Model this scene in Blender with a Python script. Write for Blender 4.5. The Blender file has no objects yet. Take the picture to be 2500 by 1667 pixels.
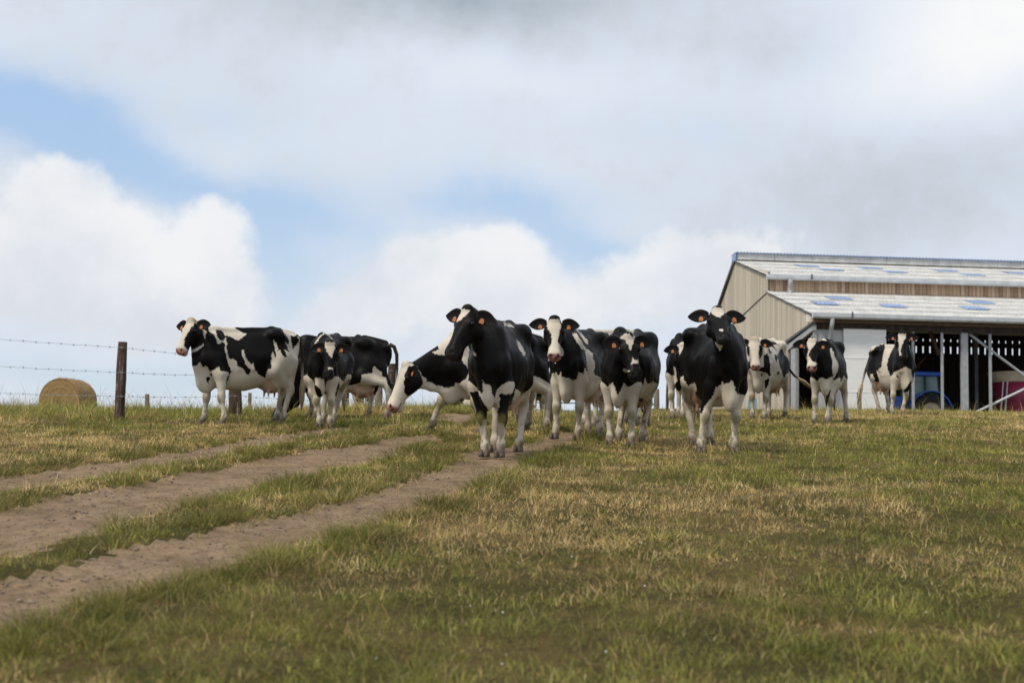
import bpy, math, random
import numpy as np
from mathutils import Matrix, Vector
R = math.radians
rng = np.random.default_rng(7)
random.seed(7)
scene = bpy.context.scene
COL = scene.collection

# ------------------------------------------------------------------ camera
CAM = np.array([0.0, 0.0, 1.16])
FPX = 3472.0                       # 50 mm lens, in pixels of a 2500 px wide frame
PITCH = math.atan(316.5 / FPX)
ROLL = 0.018
_F = np.array([0, math.cos(PITCH), math.sin(PITCH)])
_U0 = np.array([0, -math.sin(PITCH), math.cos(PITCH)])
_R0 = np.array([1.0, 0, 0])
_U = _U0 * math.cos(ROLL) - _R0 * math.sin(ROLL)
_R = _R0 * math.cos(ROLL) + _U0 * math.sin(ROLL)
cd = bpy.data.cameras.new("camera")
cam = bpy.data.objects.new("camera", cd)
COL.objects.link(cam)
cd.lens = 50; cd.sensor_width = 36; cd.clip_start = 0.1; cd.clip_end = 3000
m = Matrix(((_R[0], _U[0], -_F[0], CAM[0]), (_R[1], _U[1], -_F[1], CAM[1]), (_R[2], _U[2], -_F[2], CAM[2]), (0, 0, 0, 1)))
cam.matrix_world = m
cd.dof.use_dof = True
cd.dof.focus_distance = 17.0
cd.dof.aperture_fstop = 2.8
scene.camera = cam

def proj(P):
    """world point(s) -> lens coordinates"""
    d = np.asarray(P, float) - CAM
    w = d @ _F
    return np.stack([1250 + FPX * (d @ _R) / w, 833.5 - FPX * (d @ _U) / w], -1)

def at(px, py, Y):
    """the point at distance Y seen in that direction"""
    d = _F + _R * (px - 1250) / FPX + _U * (833.5 - py) / FPX
    return CAM + d * (Y / d[1])

# ------------------------------------------------------------------ light
SUN_EL, SUN_AZ = R(52), R(-130)     # azimuth measured from +Y towards +X: behind the camera, to the left
sd = bpy.data.lights.new("sun", "SUN")
sun = bpy.data.objects.new("sun", sd)
COL.objects.link(sun)
sd.energy = 2.7; sd.angle = R(9); sd.color = (1.0, 0.90, 0.75)
to_sun = Vector((math.sin(SUN_AZ) * math.cos(SUN_EL), math.cos(SUN_AZ) * math.cos(SUN_EL), math.sin(SUN_EL)))
sun.rotation_euler = (-to_sun).to_track_quat('-Z', 'Y').to_euler()

scene.view_settings.view_transform = 'Standard'
scene.view_settings.look = 'None'
scene.view_settings.exposure = 0.0
scene.view_settings.gamma = 1.0
scene.cycles.max_bounces = 6
scene.cycles.transparent_max_bounces = 8

# ------------------------------------------------------------------ node helpers
class NT:
    def __init__(s, tree):
        s.t = tree; s.n = tree.nodes; s.l = tree.links
    def new(s, typ, **kw):
        nd = s.n.new(typ)
        for k, v in kw.items():
            setattr(nd, k, v)
        return nd
    def put(s, sock, v):
        if hasattr(v, 'links'):
            s.l.new(v, sock)
        else:
            sock.default_value = v
    def math(s, op, a, b=None, c=None, clamp=False):
        nd = s.new('ShaderNodeMath', operation=op, use_clamp=clamp)
        s.put(nd.inputs[0], a)
        if b is not None: s.put(nd.inputs[1], b)
        if c is not None: s.put(nd.inputs[2], c)
        return nd.outputs[0]
    def vmath(s, op, a, b=None):
        nd = s.new('ShaderNodeVectorMath', operation=op)
        s.put(nd.inputs[0], a)
        if b is not None: s.put(nd.inputs[1], b)
        return nd.outputs[0]
    def mix(s, f, a, b, blend='MIX'):
        nd = s.new('ShaderNodeMix', data_type='RGBA', blend_type=blend)
        s.put(nd.inputs[0], f); s.put(nd.inputs[6], a); s.put(nd.inputs[7], b)
        return nd.outputs[2]
    def noise(s, vec, scale, detail=4, rough=0.55, dist=0.0):
        nd = s.new('ShaderNodeTexNoise')
        if vec is not None: s.l.new(vec, nd.inputs['Vector'])
        nd.inputs['Scale'].default_value = scale; nd.inputs['Detail'].default_value = detail
        nd.inputs['Roughness'].default_value = rough; nd.inputs['Distortion'].default_value = dist
        return nd
    def ramp(s, f, stops):
        nd = s.new('ShaderNodeValToRGB')
        el = nd.color_ramp.elements
        while len(el) < len(stops): el.new(0.5)
        for e, (p, c) in zip(el, stops):
            e.position = p; e.color = c if len(c) == 4 else (*c, 1)
        s.put(nd.inputs[0], f)
        return nd.outputs[0]
    def mapr(s, f, a, b, c=0.0, d=1.0):
        nd = s.new('ShaderNodeMapRange', interpolation_type='SMOOTHSTEP')
        s.put(nd.inputs[0], f)
        for i, v in enumerate((a, b, c, d)): nd.inputs[i + 1].default_value = v
        return nd.outputs[0]

# ------------------------------------------------------------------ sky
world = bpy.data.worlds.new("World")
scene.world = world
world.use_nodes = True
W = NT(world.node_tree)
W.n.clear()
out = W.new('ShaderNodeOutputWorld')
sky = W.new('ShaderNodeTexSky', sky_type='NISHITA', sun_disc=False, sun_elevation=SUN_EL, sun_rotation=SUN_AZ)
tc = W.new('ShaderNodeTexCoord')
dirv = tc.outputs['Generated']
sep = W.new('ShaderNodeSeparateXYZ'); W.l.new(dirv, sep.inputs[0])
K = FPX / 1000
az = W.math('ARCTAN2', sep.outputs[0], sep.outputs[1])
elv = W.math('ARCSINE', sep.outputs[2])
n1 = W.noise(dirv, 9.0, 5, 0.6)          # slow warp of the cloud shapes
n1s = W.new('ShaderNodeSeparateColor'); W.l.new(n1.outputs['Color'], n1s.inputs[0])
n2 = W.noise(dirv, 32.0, 7, 0.62)
def warped(base, ch, amt):
    return W.math('ADD', W.math('MULTIPLY', base, K), W.math('MULTIPLY', W.math('SUBTRACT', ch, 0.5), amt))
UU = warped(az, n1s.outputs[0], 0.24)
VV = warped(elv, n1s.outputs[1], 0.17)
def blob(px, py, rx, ry, w, rot=0.0):
    """soft patch of cloud or clear air at a fixed place in the sky (azimuth and height)"""
    u0, v0 = (px - 1250) / 1000, (1150 - py) / 1000
    du, dv = W.math('SUBTRACT', UU, u0), W.math('SUBTRACT', VV, v0)
    if rot:
        c, s = math.cos(R(rot)), math.sin(R(rot))
        du, dv = (W.math('ADD', W.math('MULTIPLY', du, c), W.math('MULTIPLY', dv, s)),
                  W.math('SUBTRACT', W.math('MULTIPLY', dv, c), W.math('MULTIPLY', du, s)))
    q = W.math('ADD', W.math('POWER', W.math('ABSOLUTE', W.math('DIVIDE', du, rx / 1000)), 2.0),
               W.math('POWER', W.math('ABSOLUTE', W.math('DIVIDE', dv, ry / 1000)), 2.0))
    return W.math('MULTIPLY', W.math('EXPONENT', W.math('MULTIPLY', q, -1.0)), w)
def total(lst, start):
    acc = start
    for b in lst: acc = W.math('ADD', acc, blob(*b))
    return acc
nz2 = W.math('SUBTRACT', n2.outputs['Fac'], 0.5)
# how much clear blue shows through the high layer
BLUE = [(100, 335, 175, 95, 1.25), (230, 450, 130, 90, .7), (400, 500, 170, 70, .75, -20), (690, 640, 150, 170, .80), (480, 330, 200, 60, .22), (620, 520, 260, 60, .35),
        (1330, 560, 230, 90, .75, -22), (1530, 640, 150, 60, .55), (1010, 480, 260, 70, .25), (900, 580, 160, 60, .4), (1150, 500, 200, 50, .2),
        (350, 960, 460, 55, .75), (900, 940, 300, 60, .45), (1720, 330, 260, 60, .15), (1400, 900, 300, 60, .25), (1500, 480, 200, 60, .2)]
blue = W.mapr(W.math('ADD', total(BLUE, 0.03), W.math('MULTIPLY', nz2, 0.85)), -0.06, 1.12, 0.0, 0.84)
# brightness of the high layer
LAY = [(1080, -10, 560, 120, -.38), (1900, 130, 160, 100, -.10), (2250, 440, 460, 130, -.16), (2050, 560, 300, 90, -.10), (1500, 260, 400, 90, -.02),
       (2460, 60, 330, 190, .36), (2330, 200, 220, 110, .10), (1180, 190, 420, 70, .10), (620, 210, 320, 130, -.05), (200, 140, 250, 120, -.02),
       (80, 560, 160, 110, -.05), (2100, 260, 280, 70, .07)]
lay = W.math('ADD', total(LAY, 0.66), W.math('MULTIPLY', nz2, 0.26))
layc = W.ramp(lay, [(0.2, (.34, .41, .475)), (0.48, (.58, .635, .70)), (0.68, (.72, .785, .88)), (0.88, (.87, .895, .94)), (1.0, (.96, .96, .96))])
# low white cumulus
CUM = [(60, 640, 210, 190, 1.0), (165, 480, 85, 70, .55), (260, 620, 90, 110, .5), (460, 690, 160, 150, 1.0), (540, 570, 90, 60, .55), (620, 690, 70, 110, .35), (330, 810, 380, 100, .75), (840, 760, 90, 90, .6),
       (1040, 640, 150, 95, .8), (1230, 620, 130, 95, .85), (1100, 780, 320, 110, .8), (1400, 760, 200, 80, .55), (1780, 600, 190, 85, .95),
       (1620, 690, 170, 80, .75), (2150, 565, 160, 40, .3), (2000, 800, 500, 120, .5), (700, 900, 260, 60, .3)]
cum = W.mapr(W.math('ADD', total(CUM, -0.05), W.math('MULTIPLY', nz2, 0.85)), 0.42, 0.86, 0.0, 0.95)
n3 = W.noise(dirv, 14.0, 5, 0.55)
cumc = W.mix(W.mapr(W.math('ADD', W.math('MULTIPLY', n3.outputs['Fac'], 0.7), W.math('MULTIPLY', elv, 1.6)), 0.35, 0.72),
             (.70, .735, .80, 1), (.90, .905, .92, 1))
skyc = W.mix(1.0, sky.outputs[0], (.115, .115, .118, 1), 'MULTIPLY')
hz = W.mapr(elv, 0.03, 0.30)
skyb = W.mix(hz, W.mix(.6, skyc, (.62, .76, .92, 1)), W.mix(.7, skyc, (.37, .61, .95, 1)))
full = W.mix(blue, layc, skyb)
full = W.mix(cum, full, cumc)
bg = W.new('ShaderNodeBackground')
W.l.new(full, bg.inputs[0]); bg.inputs[1].default_value = 1.0
W.l.new(bg.outputs[0], out.inputs[0])

# ------------------------------------------------------------------ small numeric helpers
def hash3(i, j, k, seed):
    n = (i * 374761393 + j * 668265263 + k * 2147483647 + seed * 1274126177) & 0xffffffff
    n = ((n ^ (n >> 13)) * 1274126177) & 0xffffffff
    n = n ^ (n >> 16)
    return (n & 0xffff) / 65535.0
def vnoise(p, freq, seed=0):
    """value noise in 0..1; p is (..., 2 or 3)"""
    p = np.asarray(p, float) * freq
    if p.shape[-1] == 2:
        p = np.concatenate([p, np.zeros(p.shape[:-1] + (1,))], -1)
    i = np.floor(p).astype(np.int64); f = p - i
    f = f * f * (3 - 2 * f)
    acc = 0
    for a in (0, 1):
        for b in (0, 1):
            for c in (0, 1):
                w = (f[..., 0] if a else 1 - f[..., 0]) * (f[..., 1] if b else 1 - f[..., 1]) * (f[..., 2] if c else 1 - f[..., 2])
                acc = acc + w * hash3(i[..., 0] + a, i[..., 1] + b, i[..., 2] + c, seed)
    return acc
def fbm(p, freq, seed=0, octv=3):
    s = 0; a = .5; t = 0
    for o in range(octv):
        s = s + a * vnoise(p, freq * 2 ** o, seed + o * 17); t += a; a *= .5
    return s / t
def inside(P, poly):
    x, y = P[:, 0], P[:, 1]
    r = np.zeros(len(P), bool)
    q = np.asarray(poly, float)
    j = len(q) - 1
    for i in range(len(q)):
        xi, yi = q[i]; xj, yj = q[j]
        if yi != yj:
            c = ((yi > y) != (yj > y)) & (x < (xj - xi) * (y - yi) / (yj - yi) + xi)
            r ^= c
        j = i
    return r
def segdist(P, poly, closed=True):
    q = np.asarray(poly, float)
    d = np.full(len(P), 1e9)
    n = len(q) if closed else len(q) - 1
    for i in range(n):
        a, b = q[i], q[(i + 1) % len(q)]
        ab = b - a
        t = np.clip(((P - a) @ ab) / max(ab @ ab, 1e-9), 0, 1)
        d = np.minimum(d, np.linalg.norm(P - a - t[:, None] * ab, axis=1))
    return d
def smooth(a, b, x):
    t = np.clip((x - a) / (b - a), 0, 1)
    return t * t * (3 - 2 * t)

# ------------------------------------------------------------------ object helpers
def mesh_np(name, V, faces_list, mat, parent=None, colors=None, sm=True, loc=None):
    """faces_list: list of int arrays (n,k). One mesh object."""
    me = bpy.data.meshes.new(name)
    V = np.asarray(V, np.float32)
    loops = np.concatenate([f.ravel() for f in faces_list]).astype(np.int32)
    sizes = np.concatenate([np.full(len(f), f.shape[1]) for f in faces_list]).astype(np.int32)
    starts = np.concatenate([[0], np.cumsum(sizes)[:-1]]).astype(np.int32)
    me.vertices.add(len(V)); me.vertices.foreach_set('co', V.ravel())
    me.loops.add(len(loops)); me.loops.foreach_set('vertex_index', loops)
    me.polygons.add(len(sizes)); me.polygons.foreach_set('loop_start', starts)
    me.update(calc_edges=True)
    me.polygons.foreach_set('use_smooth', np.full(len(sizes), sm))
    if colors is not None:
        at_ = me.color_attributes.new('tint', 'FLOAT_COLOR', 'POINT')
        c = np.ones((len(V), 4), np.float32); c[:, :3] = colors
        at_.data.foreach_set('color', c.ravel())
    me.update()
    me.materials.append(mat)
    o = bpy.data.objects.new(name, me)
    COL.objects.link(o)
    if parent is not None: o.parent = parent
    if loc is not None: o.location = loc
    return o
def tag(o, label=None, cat=None, group=None, kind=None):
    if label: o['label'] = label
    if cat: o['category'] = cat
    if group: o['group'] = group
    if kind: o['kind'] = kind
    return o
def thing(name, label, cat, loc=(0, 0, 0), rz=0.0, group=None):
    o = bpy.data.objects.new(name, None)
    o.empty_display_size = .2
    COL.objects.link(o)
    o.location = loc; o.rotation_euler = (0, 0, rz)
    return tag(o, label, cat, group)

class MB:
    """collects simple solids into one mesh"""
    def __init__(s): s.v = []; s.f = []
    def add(s, V, F):
        n = len(s.v)
        s.v += [tuple(map(float, p)) for p in V]
        s.f += [tuple(i + n for i in f) for f in F]
        return s
    def box8(s, P):
        return s.add(P, [(0, 3, 2, 1), (4, 5, 6, 7), (0, 1, 5, 4), (1, 2, 6, 5), (2, 3, 7, 6), (3, 0, 4, 7)])
    def box(s, c, d):
        x, y, z = c; a, b, e = d[0] / 2, d[1] / 2, d[2] / 2
        return s.box8([(x - a, y - b, z - e), (x + a, y - b, z - e), (x + a, y + b, z - e), (x - a, y + b, z - e),
                       (x - a, y - b, z + e), (x + a, y - b, z + e), (x + a, y + b, z + e), (x - a, y + b, z + e)])
    def tube(s, pts, rad, n=8, cap=True):
        pts = [np.asarray(p, float) for p in pts]
        rad = [rad] * len(pts) if np.isscalar(rad) else rad
        V = []; F = []
        prev = None
        for i, p in enumerate(pts):
            t = pts[min(i + 1, len(pts) - 1)] - pts[max(i - 1, 0)]
            t = t / (np.linalg.norm(t) + 1e-12)
            if prev is None:
                a = np.cross(t, (0, 0, 1.0))
                if np.linalg.norm(a) < .1: a = np.cross(t, (0, 1.0, 0))
            else:
                a = prev - t * (prev @ t)
            a = a / np.linalg.norm(a); prev = a
            b = np.cross(t, a)
            for k in range(n):
                w = 2 * math.pi * k / n
                V.append(p + rad[i] * (math.cos(w) * a + math.sin(w) * b))
        for i in range(len(pts) - 1):
            for k in range(n):
                k2 = (k + 1) % n
                F.append((i * n + k, i * n + k2, (i + 1) * n + k2, (i + 1) * n + k))
        if cap:
            F.append(tuple(range(n - 1, -1, -1))); F.append(tuple((len(pts) - 1) * n + k for k in range(n)))
        return s.add(V, F)
    def prism(s, poly, ax, depth):
        """poly: list of 3-D points (planar), extruded by vector ax*depth"""
        P = [np.asarray(p, float) for p in poly]
        e = np.asarray(ax, float) * depth
        n = len(P)
        V = P + [p + e for p in P]
        F = [tuple(range(n - 1, -1, -1)), tuple(range(n, 2 * n))] + [(i, (i + 1) % n, n + (i + 1) % n, n + i) for i in range(n)]
        return s.add(V, F)
    def lathe(s, prof, c, ax=(0, 0, 1), n=24):
        ax = np.asarray(ax, float); ax /= np.linalg.norm(ax)
        a = np.cross(ax, (1.0, 0, 0))
        if np.linalg.norm(a) < .1: a = np.cross(ax, (0, 1.0, 0))
        a /= np.linalg.norm(a); b = np.cross(ax, a)
        V = []; F = []
        for r, h in prof:
            for k in range(n):
                w = 2 * math.pi * k / n
                V.append(np.asarray(c) + ax * h + r * (math.cos(w) * a + math.sin(w) * b))
        for i in range(len(prof) - 1):
            for k in range(n):
                k2 = (k + 1) % n
                F.append((i * n + k, i * n + k2, (i + 1) * n + k2, (i + 1) * n + k))
        return s.add(V, F)
    def build(s, name, mat, parent=None, sm=False, bevel=0.0):
        me = bpy.data.meshes.new(name)
        me.from_pydata(s.v, [], s.f)
        me.update()
        if sm: me.polygons.foreach_set('use_smooth', [True] * len(me.polygons))
        me.materials.append(mat)
        o = bpy.data.objects.new(name, me)
        COL.objects.link(o)
        if parent is not None: o.parent = parent
        if bevel:
            b = o.modifiers.new('bevel', 'BEVEL'); b.width = bevel; b.segments = 2; b.limit_method = 'ANGLE'
        return o

# ------------------------------------------------------------------ materials
def material(name, base, rough=.7, fn=None, **kw):
    mt = bpy.data.materials.new(name)
    mt.use_nodes = True
    T = NT(mt.node_tree)
    b = T.n['Principled BSDF']
    b.inputs['Base Color'].default_value = (*base, 1)
    b.inputs['Roughness'].default_value = rough
    for k, v in kw.items():
        b.inputs[k.replace('_', ' ')].default_value = v
    if fn: fn(T, b)
    return mt
def obj_co(T): return T.new('ShaderNodeTexCoord').outputs['Object']
def bump(T, b, h, strength=.3, dist=.02):
    nd = T.new('ShaderNodeBump'); nd.inputs['Strength'].default_value = strength; nd.inputs['Distance'].default_value = dist
    T.l.new(h, nd.inputs['Height']); T.l.new(nd.outputs[0], b.inputs['Normal'])
def mottled(c1, c2, scale, rough=.75, stretch=None, bmp=.3, det=5):
    def fn(T, b):
        co = obj_co(T)
        if stretch: co = T.vmath('MULTIPLY', co, stretch)
        n = T.noise(co, scale, det, .6)
        T.l.new(T.mix(T.mapr(n.outputs['Fac'], .3, .7), (*c1, 1), (*c2, 1)), b.inputs['Base Color'])
        if bmp: bump(T, b, n.outputs['Fac'], bmp, .02)
    return fn
def coat_fn(T, b):
    a = T.new('ShaderNodeAttribute', attribute_name='tint')
    co = obj_co(T)
    n = T.noise(T.vmath('MULTIPLY', co, (1, 1, .35)), 160, 3, .6)
    n2 = T.noise(co, 9, 3, .5)
    f = T.math('ADD', T.math('MULTIPLY', n.outputs['Fac'], .22), T.math('MULTIPLY', n2.outputs['Fac'], .22))
    f = T.math('ADD', f, .78)
    mx = T.new('ShaderNodeVectorMath', operation='SCALE'); T.l.new(a.outputs['Color'], mx.inputs[0]); T.l.new(f, mx.inputs['Scale'])
    T.l.new(mx.outputs[0], b.inputs['Base Color'])
    T.l.new(T.math('ADD', T.math('MULTIPLY', n2.outputs['Fac'], .5), .22), b.inputs['Roughness'])
    bump(T, b, n.outputs['Fac'], .35, .006)
def wood_post(T, b, c0, c1, c2):
    co = obj_co(T)
    g = T.noise(T.vmath('MULTIPLY', co, (14, 14, 1.6)), 1.6, 6, .65, .4)
    col = T.ramp(g.outputs['Fac'], [(.34, c0), (.48, c1), (.58, c1), (.66, c2)])
    T.l.new(col, b.inputs['Base Color']); bump(T, b, g.outputs['Fac'], .8, .03)
M = {}
M['coat'] = material('cow_coat', (.5, .5, .5), .46, coat_fn, Specular_IOR_Level=.10)
M['tuft'] = material('tail_hair', (.35, .26, .15), .8, mottled((.24, .17, .09), (.50, .41, .27), 60, .8, (1, 1, .15)))
M['hoof'] = material('hoof_horn', (.06, .045, .035), .6, mottled((.035, .026, .02), (.12, .085, .06), 25, .6))
M['eye'] = material('eye_dark', (.008, .006, .005), .12)
M['tag'] = material('ear_tag_plastic', (.55, .17, .03), .45, mottled((.36, .11, .025), (.46, .155, .04), 30, .45, None, 0))
M['post'] = material('weathered_post', (.1, .07, .05), .9, lambda T, b: wood_post(T, b, (.018, .012, .010), (.075, .045, .032), (.26, .22, .20)))
M['post_grey'] = material('grey_post', (.2, .17, .14), .9, lambda T, b: wood_post(T, b, (.10, .075, .055), (.24, .19, .15), (.36, .31, .26)))
M['wire'] = material('galvanised_wire', (.40, .46, .48), .5, mottled((.36, .44, .46), (.52, .58, .60), 20, .5, None, 0), Metallic=.35)
M['gate'] = material('gate_steel', (.25, .38, .38), .5, mottled((.20, .34, .34), (.34, .46, .46), 6, .5, None, 0), Metallic=.2)
# ------------------------------------------------------------------ terrain
def sheet(x, y):
    x = np.asarray(x, float); y = np.asarray(y, float)
    k = smooth(-1.0, 9.0, x); k0 = smooth(-6.0, -1.5, x)
    yc = 26.6 + 2.7 * k0 + 1.0 * k
    s2 = -0.055 + .025 * k0 + 0.075 * k
    w = 1.6
    t = (y - yc) / w
    sp = np.where(t > 20, t, np.log1p(np.exp(np.minimum(t, 20)))) * w
    far = np.maximum(y - 110, 0)
    z = .085 * y - (.085 - s2) * sp - np.where(y > 110, (s2 - 0) * far, 0)
    P = np.stack([x, y], -1)
    return z + (fbm(P, .35, 3) - .5) * .10 + (fbm(P, 1.5, 9) - .5) * .035
def ground_hit(px, py):
    """where the line of sight meets the slope"""
    ys = np.linspace(3.5, 34, 1200)
    d = _F + _R * (px - 1250) / FPX + _U * (833.5 - py) / FPX
    X = d[0] / d[1] * ys; Z = CAM[2] + d[2] / d[1] * ys
    g = sheet(X, ys)
    i = np.where(Z < g)[0]
    i = i[0] if len(i) else len(ys) - 1
    return np.array([X[i], ys[i]])
# the three wheel tracks, near edge then far edge
def edge(L, near=False):
    r = []
    for x, y in L:
        p = ground_hit(x * 1.063, y * 1.063)
        if near: p = ground_hit(x * 1.063, y * 1.063 + .05 * FPX / p[1])    # the bank's grass stands in front of its foot
        r.append(p)
    return r
TRACKS = [
    edge([(-140, 1500), (0, 1440), (170, 1368), (340, 1330), (480, 1300), (620, 1252), (800, 1195), (960, 1150), (1110, 1092), (1200, 1050), (1290, 1018), (1330, 1000)], True) +
    edge([(1310, 988), (1200, 1018), (1060, 1040), (1010, 1075), (900, 1115), (780, 1150), (620, 1188), (480, 1215), (330, 1250), (160, 1295), (0, 1330), (-140, 1365)]),
    edge([(-140, 1285), (0, 1255), (60, 1240), (250, 1190), (500, 1130), (700, 1082), (830, 1052), (900, 1034), (960, 1014), (1000, 1000)], True) +
    edge([(998, 994), (950, 1000), (900, 1006), (830, 1018), (640, 1045), (470, 1078), (330, 1110), (130, 1140), (0, 1165), (-140, 1190)]),
    edge([(-140, 1140), (0, 1115), (200, 1085), (420, 1047), (600, 1014), (700, 998), (800, 984)], True) +
    edge([(800, 979), (700, 990), (600, 1004), (400, 1040), (200, 1069), (0, 1096), (-140, 1118)]),
    edge([(985, 968), (1010, 950), (1080, 948), (1100, 962), (1060, 976)]),
]
def track_field(P):
    """signed distance to the nearest bare track (negative inside) and which track it is"""
    best = np.full(len(P), 9.0); who = np.zeros(len(P), int)
    jit = (fbm(P, 2.3, 21, 3) - .5) * .20 - .015 + (fbm(P, 13, 5, 2) - .5) * .16
    for k, poly in enumerate(TRACKS):
        d = segdist(P, poly)
        d = np.where(inside(P, poly), -d, d) + jit
        if k == 2: d = d + (fbm(P, 1.2, 44) - .5) * .16 - .06
        if k == 1: d = d + (fbm(P, 1.1, 45) - .55) * .22
        who = np.where(d < best, k, who); best = np.minimum(best, d)
    return best, who
def sheet_full(P):
    d, who = track_field(P)
    rut = smooth(.12, -.22, d) * .030
    return sheet(P[:, 0], P[:, 1]) - rut + (fbm(P, 8, 71, 2) - .5) * .018 * (d < 0)

def grow(a, b, step, ratio=1.25, lim=300):
    L = []
    x, s = b, step
    while x < lim:
        s *= ratio; x += s; L.append(x)
    return L
xs = np.arange(-8.6, 10.6, .075); ys = np.arange(3.0, 31.0, .085)
gx = np.concatenate([sorted(-v for v in grow(0, 8.6, .075)), xs, grow(0, 10.6, .075)])
gy = np.concatenate([[-40, -20, -10, -5, -2, 0, 1, 2, 2.6], ys, grow(0, 31.0, .085, 1.12, 420)])
GX, GY = np.meshgrid(gx, gy, indexing='ij')
GP = np.stack([GX.ravel(), GY.ravel()], -1)
dense = (np.abs(GP[:, 0] - 1) < 10.2) & (GP[:, 1] > 2.5) & (GP[:, 1] < 32)
gz = sheet(GP[:, 0], GP[:, 1])
tf = np.full(len(GP), 9.0); tw = np.zeros(len(GP), int)
tf[dense], tw[dense] = track_field(GP[dense])
gz[dense] = sheet_full(GP[dense])
ny_ = len(gy)
ii, jj = np.meshgrid(np.arange(len(gx) - 1), np.arange(ny_ - 1), indexing='ij')
q = np.stack([ii * ny_ + jj, (ii + 1) * ny_ + jj, (ii + 1) * ny_ + jj + 1, ii * ny_ + jj + 1], -1).reshape(-1, 4)
fd = tf[q].mean(1); fw = tw[q[:, 0]]
GV = np.concatenate([GP, gz[:, None]], 1)
def soil_fn(T, b):
    co = obj_co(T)
    n = T.noise(co, 2.2, 6, .65); m2 = T.noise(co, 26, 6, .7); m3 = T.noise(co, 110, 3, .6)
    c = T.mix(T.mapr(n.outputs['Fac'], .35, .65), (.240, .164, .098, 1), (.340, .240, .150, 1))
    c = T.mix(T.mapr(m2.outputs['Fac'], .50, .66), c, (.135, .096, .063, 1))
    c = T.mix(T.mapr(m3.outputs['Fac'], .62, .70), c, (.36, .28, .195, 1))
    T.l.new(c, b.inputs['Base Color'])
    vo = T.new('ShaderNodeTexVoronoi', feature='SMOOTH_F1'); T.l.new(T.vmath('ADD', co, T.vmath('MULTIPLY', m2.outputs['Color'], (.12, .12, 0))), vo.inputs['Vector']); vo.inputs['Scale'].default_value = 6.5
    h = T.math('ADD', T.math('MULTIPLY', m2.outputs['Fac'], 1.0), T.math('MULTIPLY', m3.outputs['Fac'], .35))
    h = T.math('ADD', h, T.math('MULTIPLY', T.mapr(vo.outputs['Distance'], .05, .5), .9))
    bump(T, b, h, .9, .035)
def turf_fn(T, b):
    co = obj_co(T)
    n = T.noise(co, 1.1, 5, .6); m2 = T.noise(co, 18, 6, .7); m3 = T.noise(co, 90, 4, .7)
    c = T.mix(T.mapr(n.outputs['Fac'], .4, .62), (.10, .092, .024, 1), (.21, .155, .058, 1))
    c = T.mix(T.mapr(m2.outputs['Fac'], .45, .7), c, (.065, .047, .026, 1))
    c = T.mix(T.mapr(m3.outputs['Fac'], .55, .7), c, (.17, .14, .06, 1))
    T.l.new(c, b.inputs['Base Color'])
    bump(T, b, T.math('ADD', m2.outputs['Fac'], m3.outputs['Fac']), 1.0, .05)
M['soil'] = material('trodden_soil', (.25, .18, .12), .95, soil_fn, Specular_IOR_Level=.15)
M['turf'] = material('pasture_turf', (.1, .1, .04), .95, turf_fn, Specular_IOR_Level=.1)
def sub(mask, name, mat):
    F = q[mask]
    u, inv = np.unique(F.ravel(), return_inverse=True)
    return tag(mesh_np(name, GV[u], [inv.reshape(-1, 4)], mat), kind='structure')
sub(fd >= 0, 'ground', M['turf'])
for k in range(4):
    sub((fd < 0) & (fw == k), 'dirt_track', M['soil'])

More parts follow.
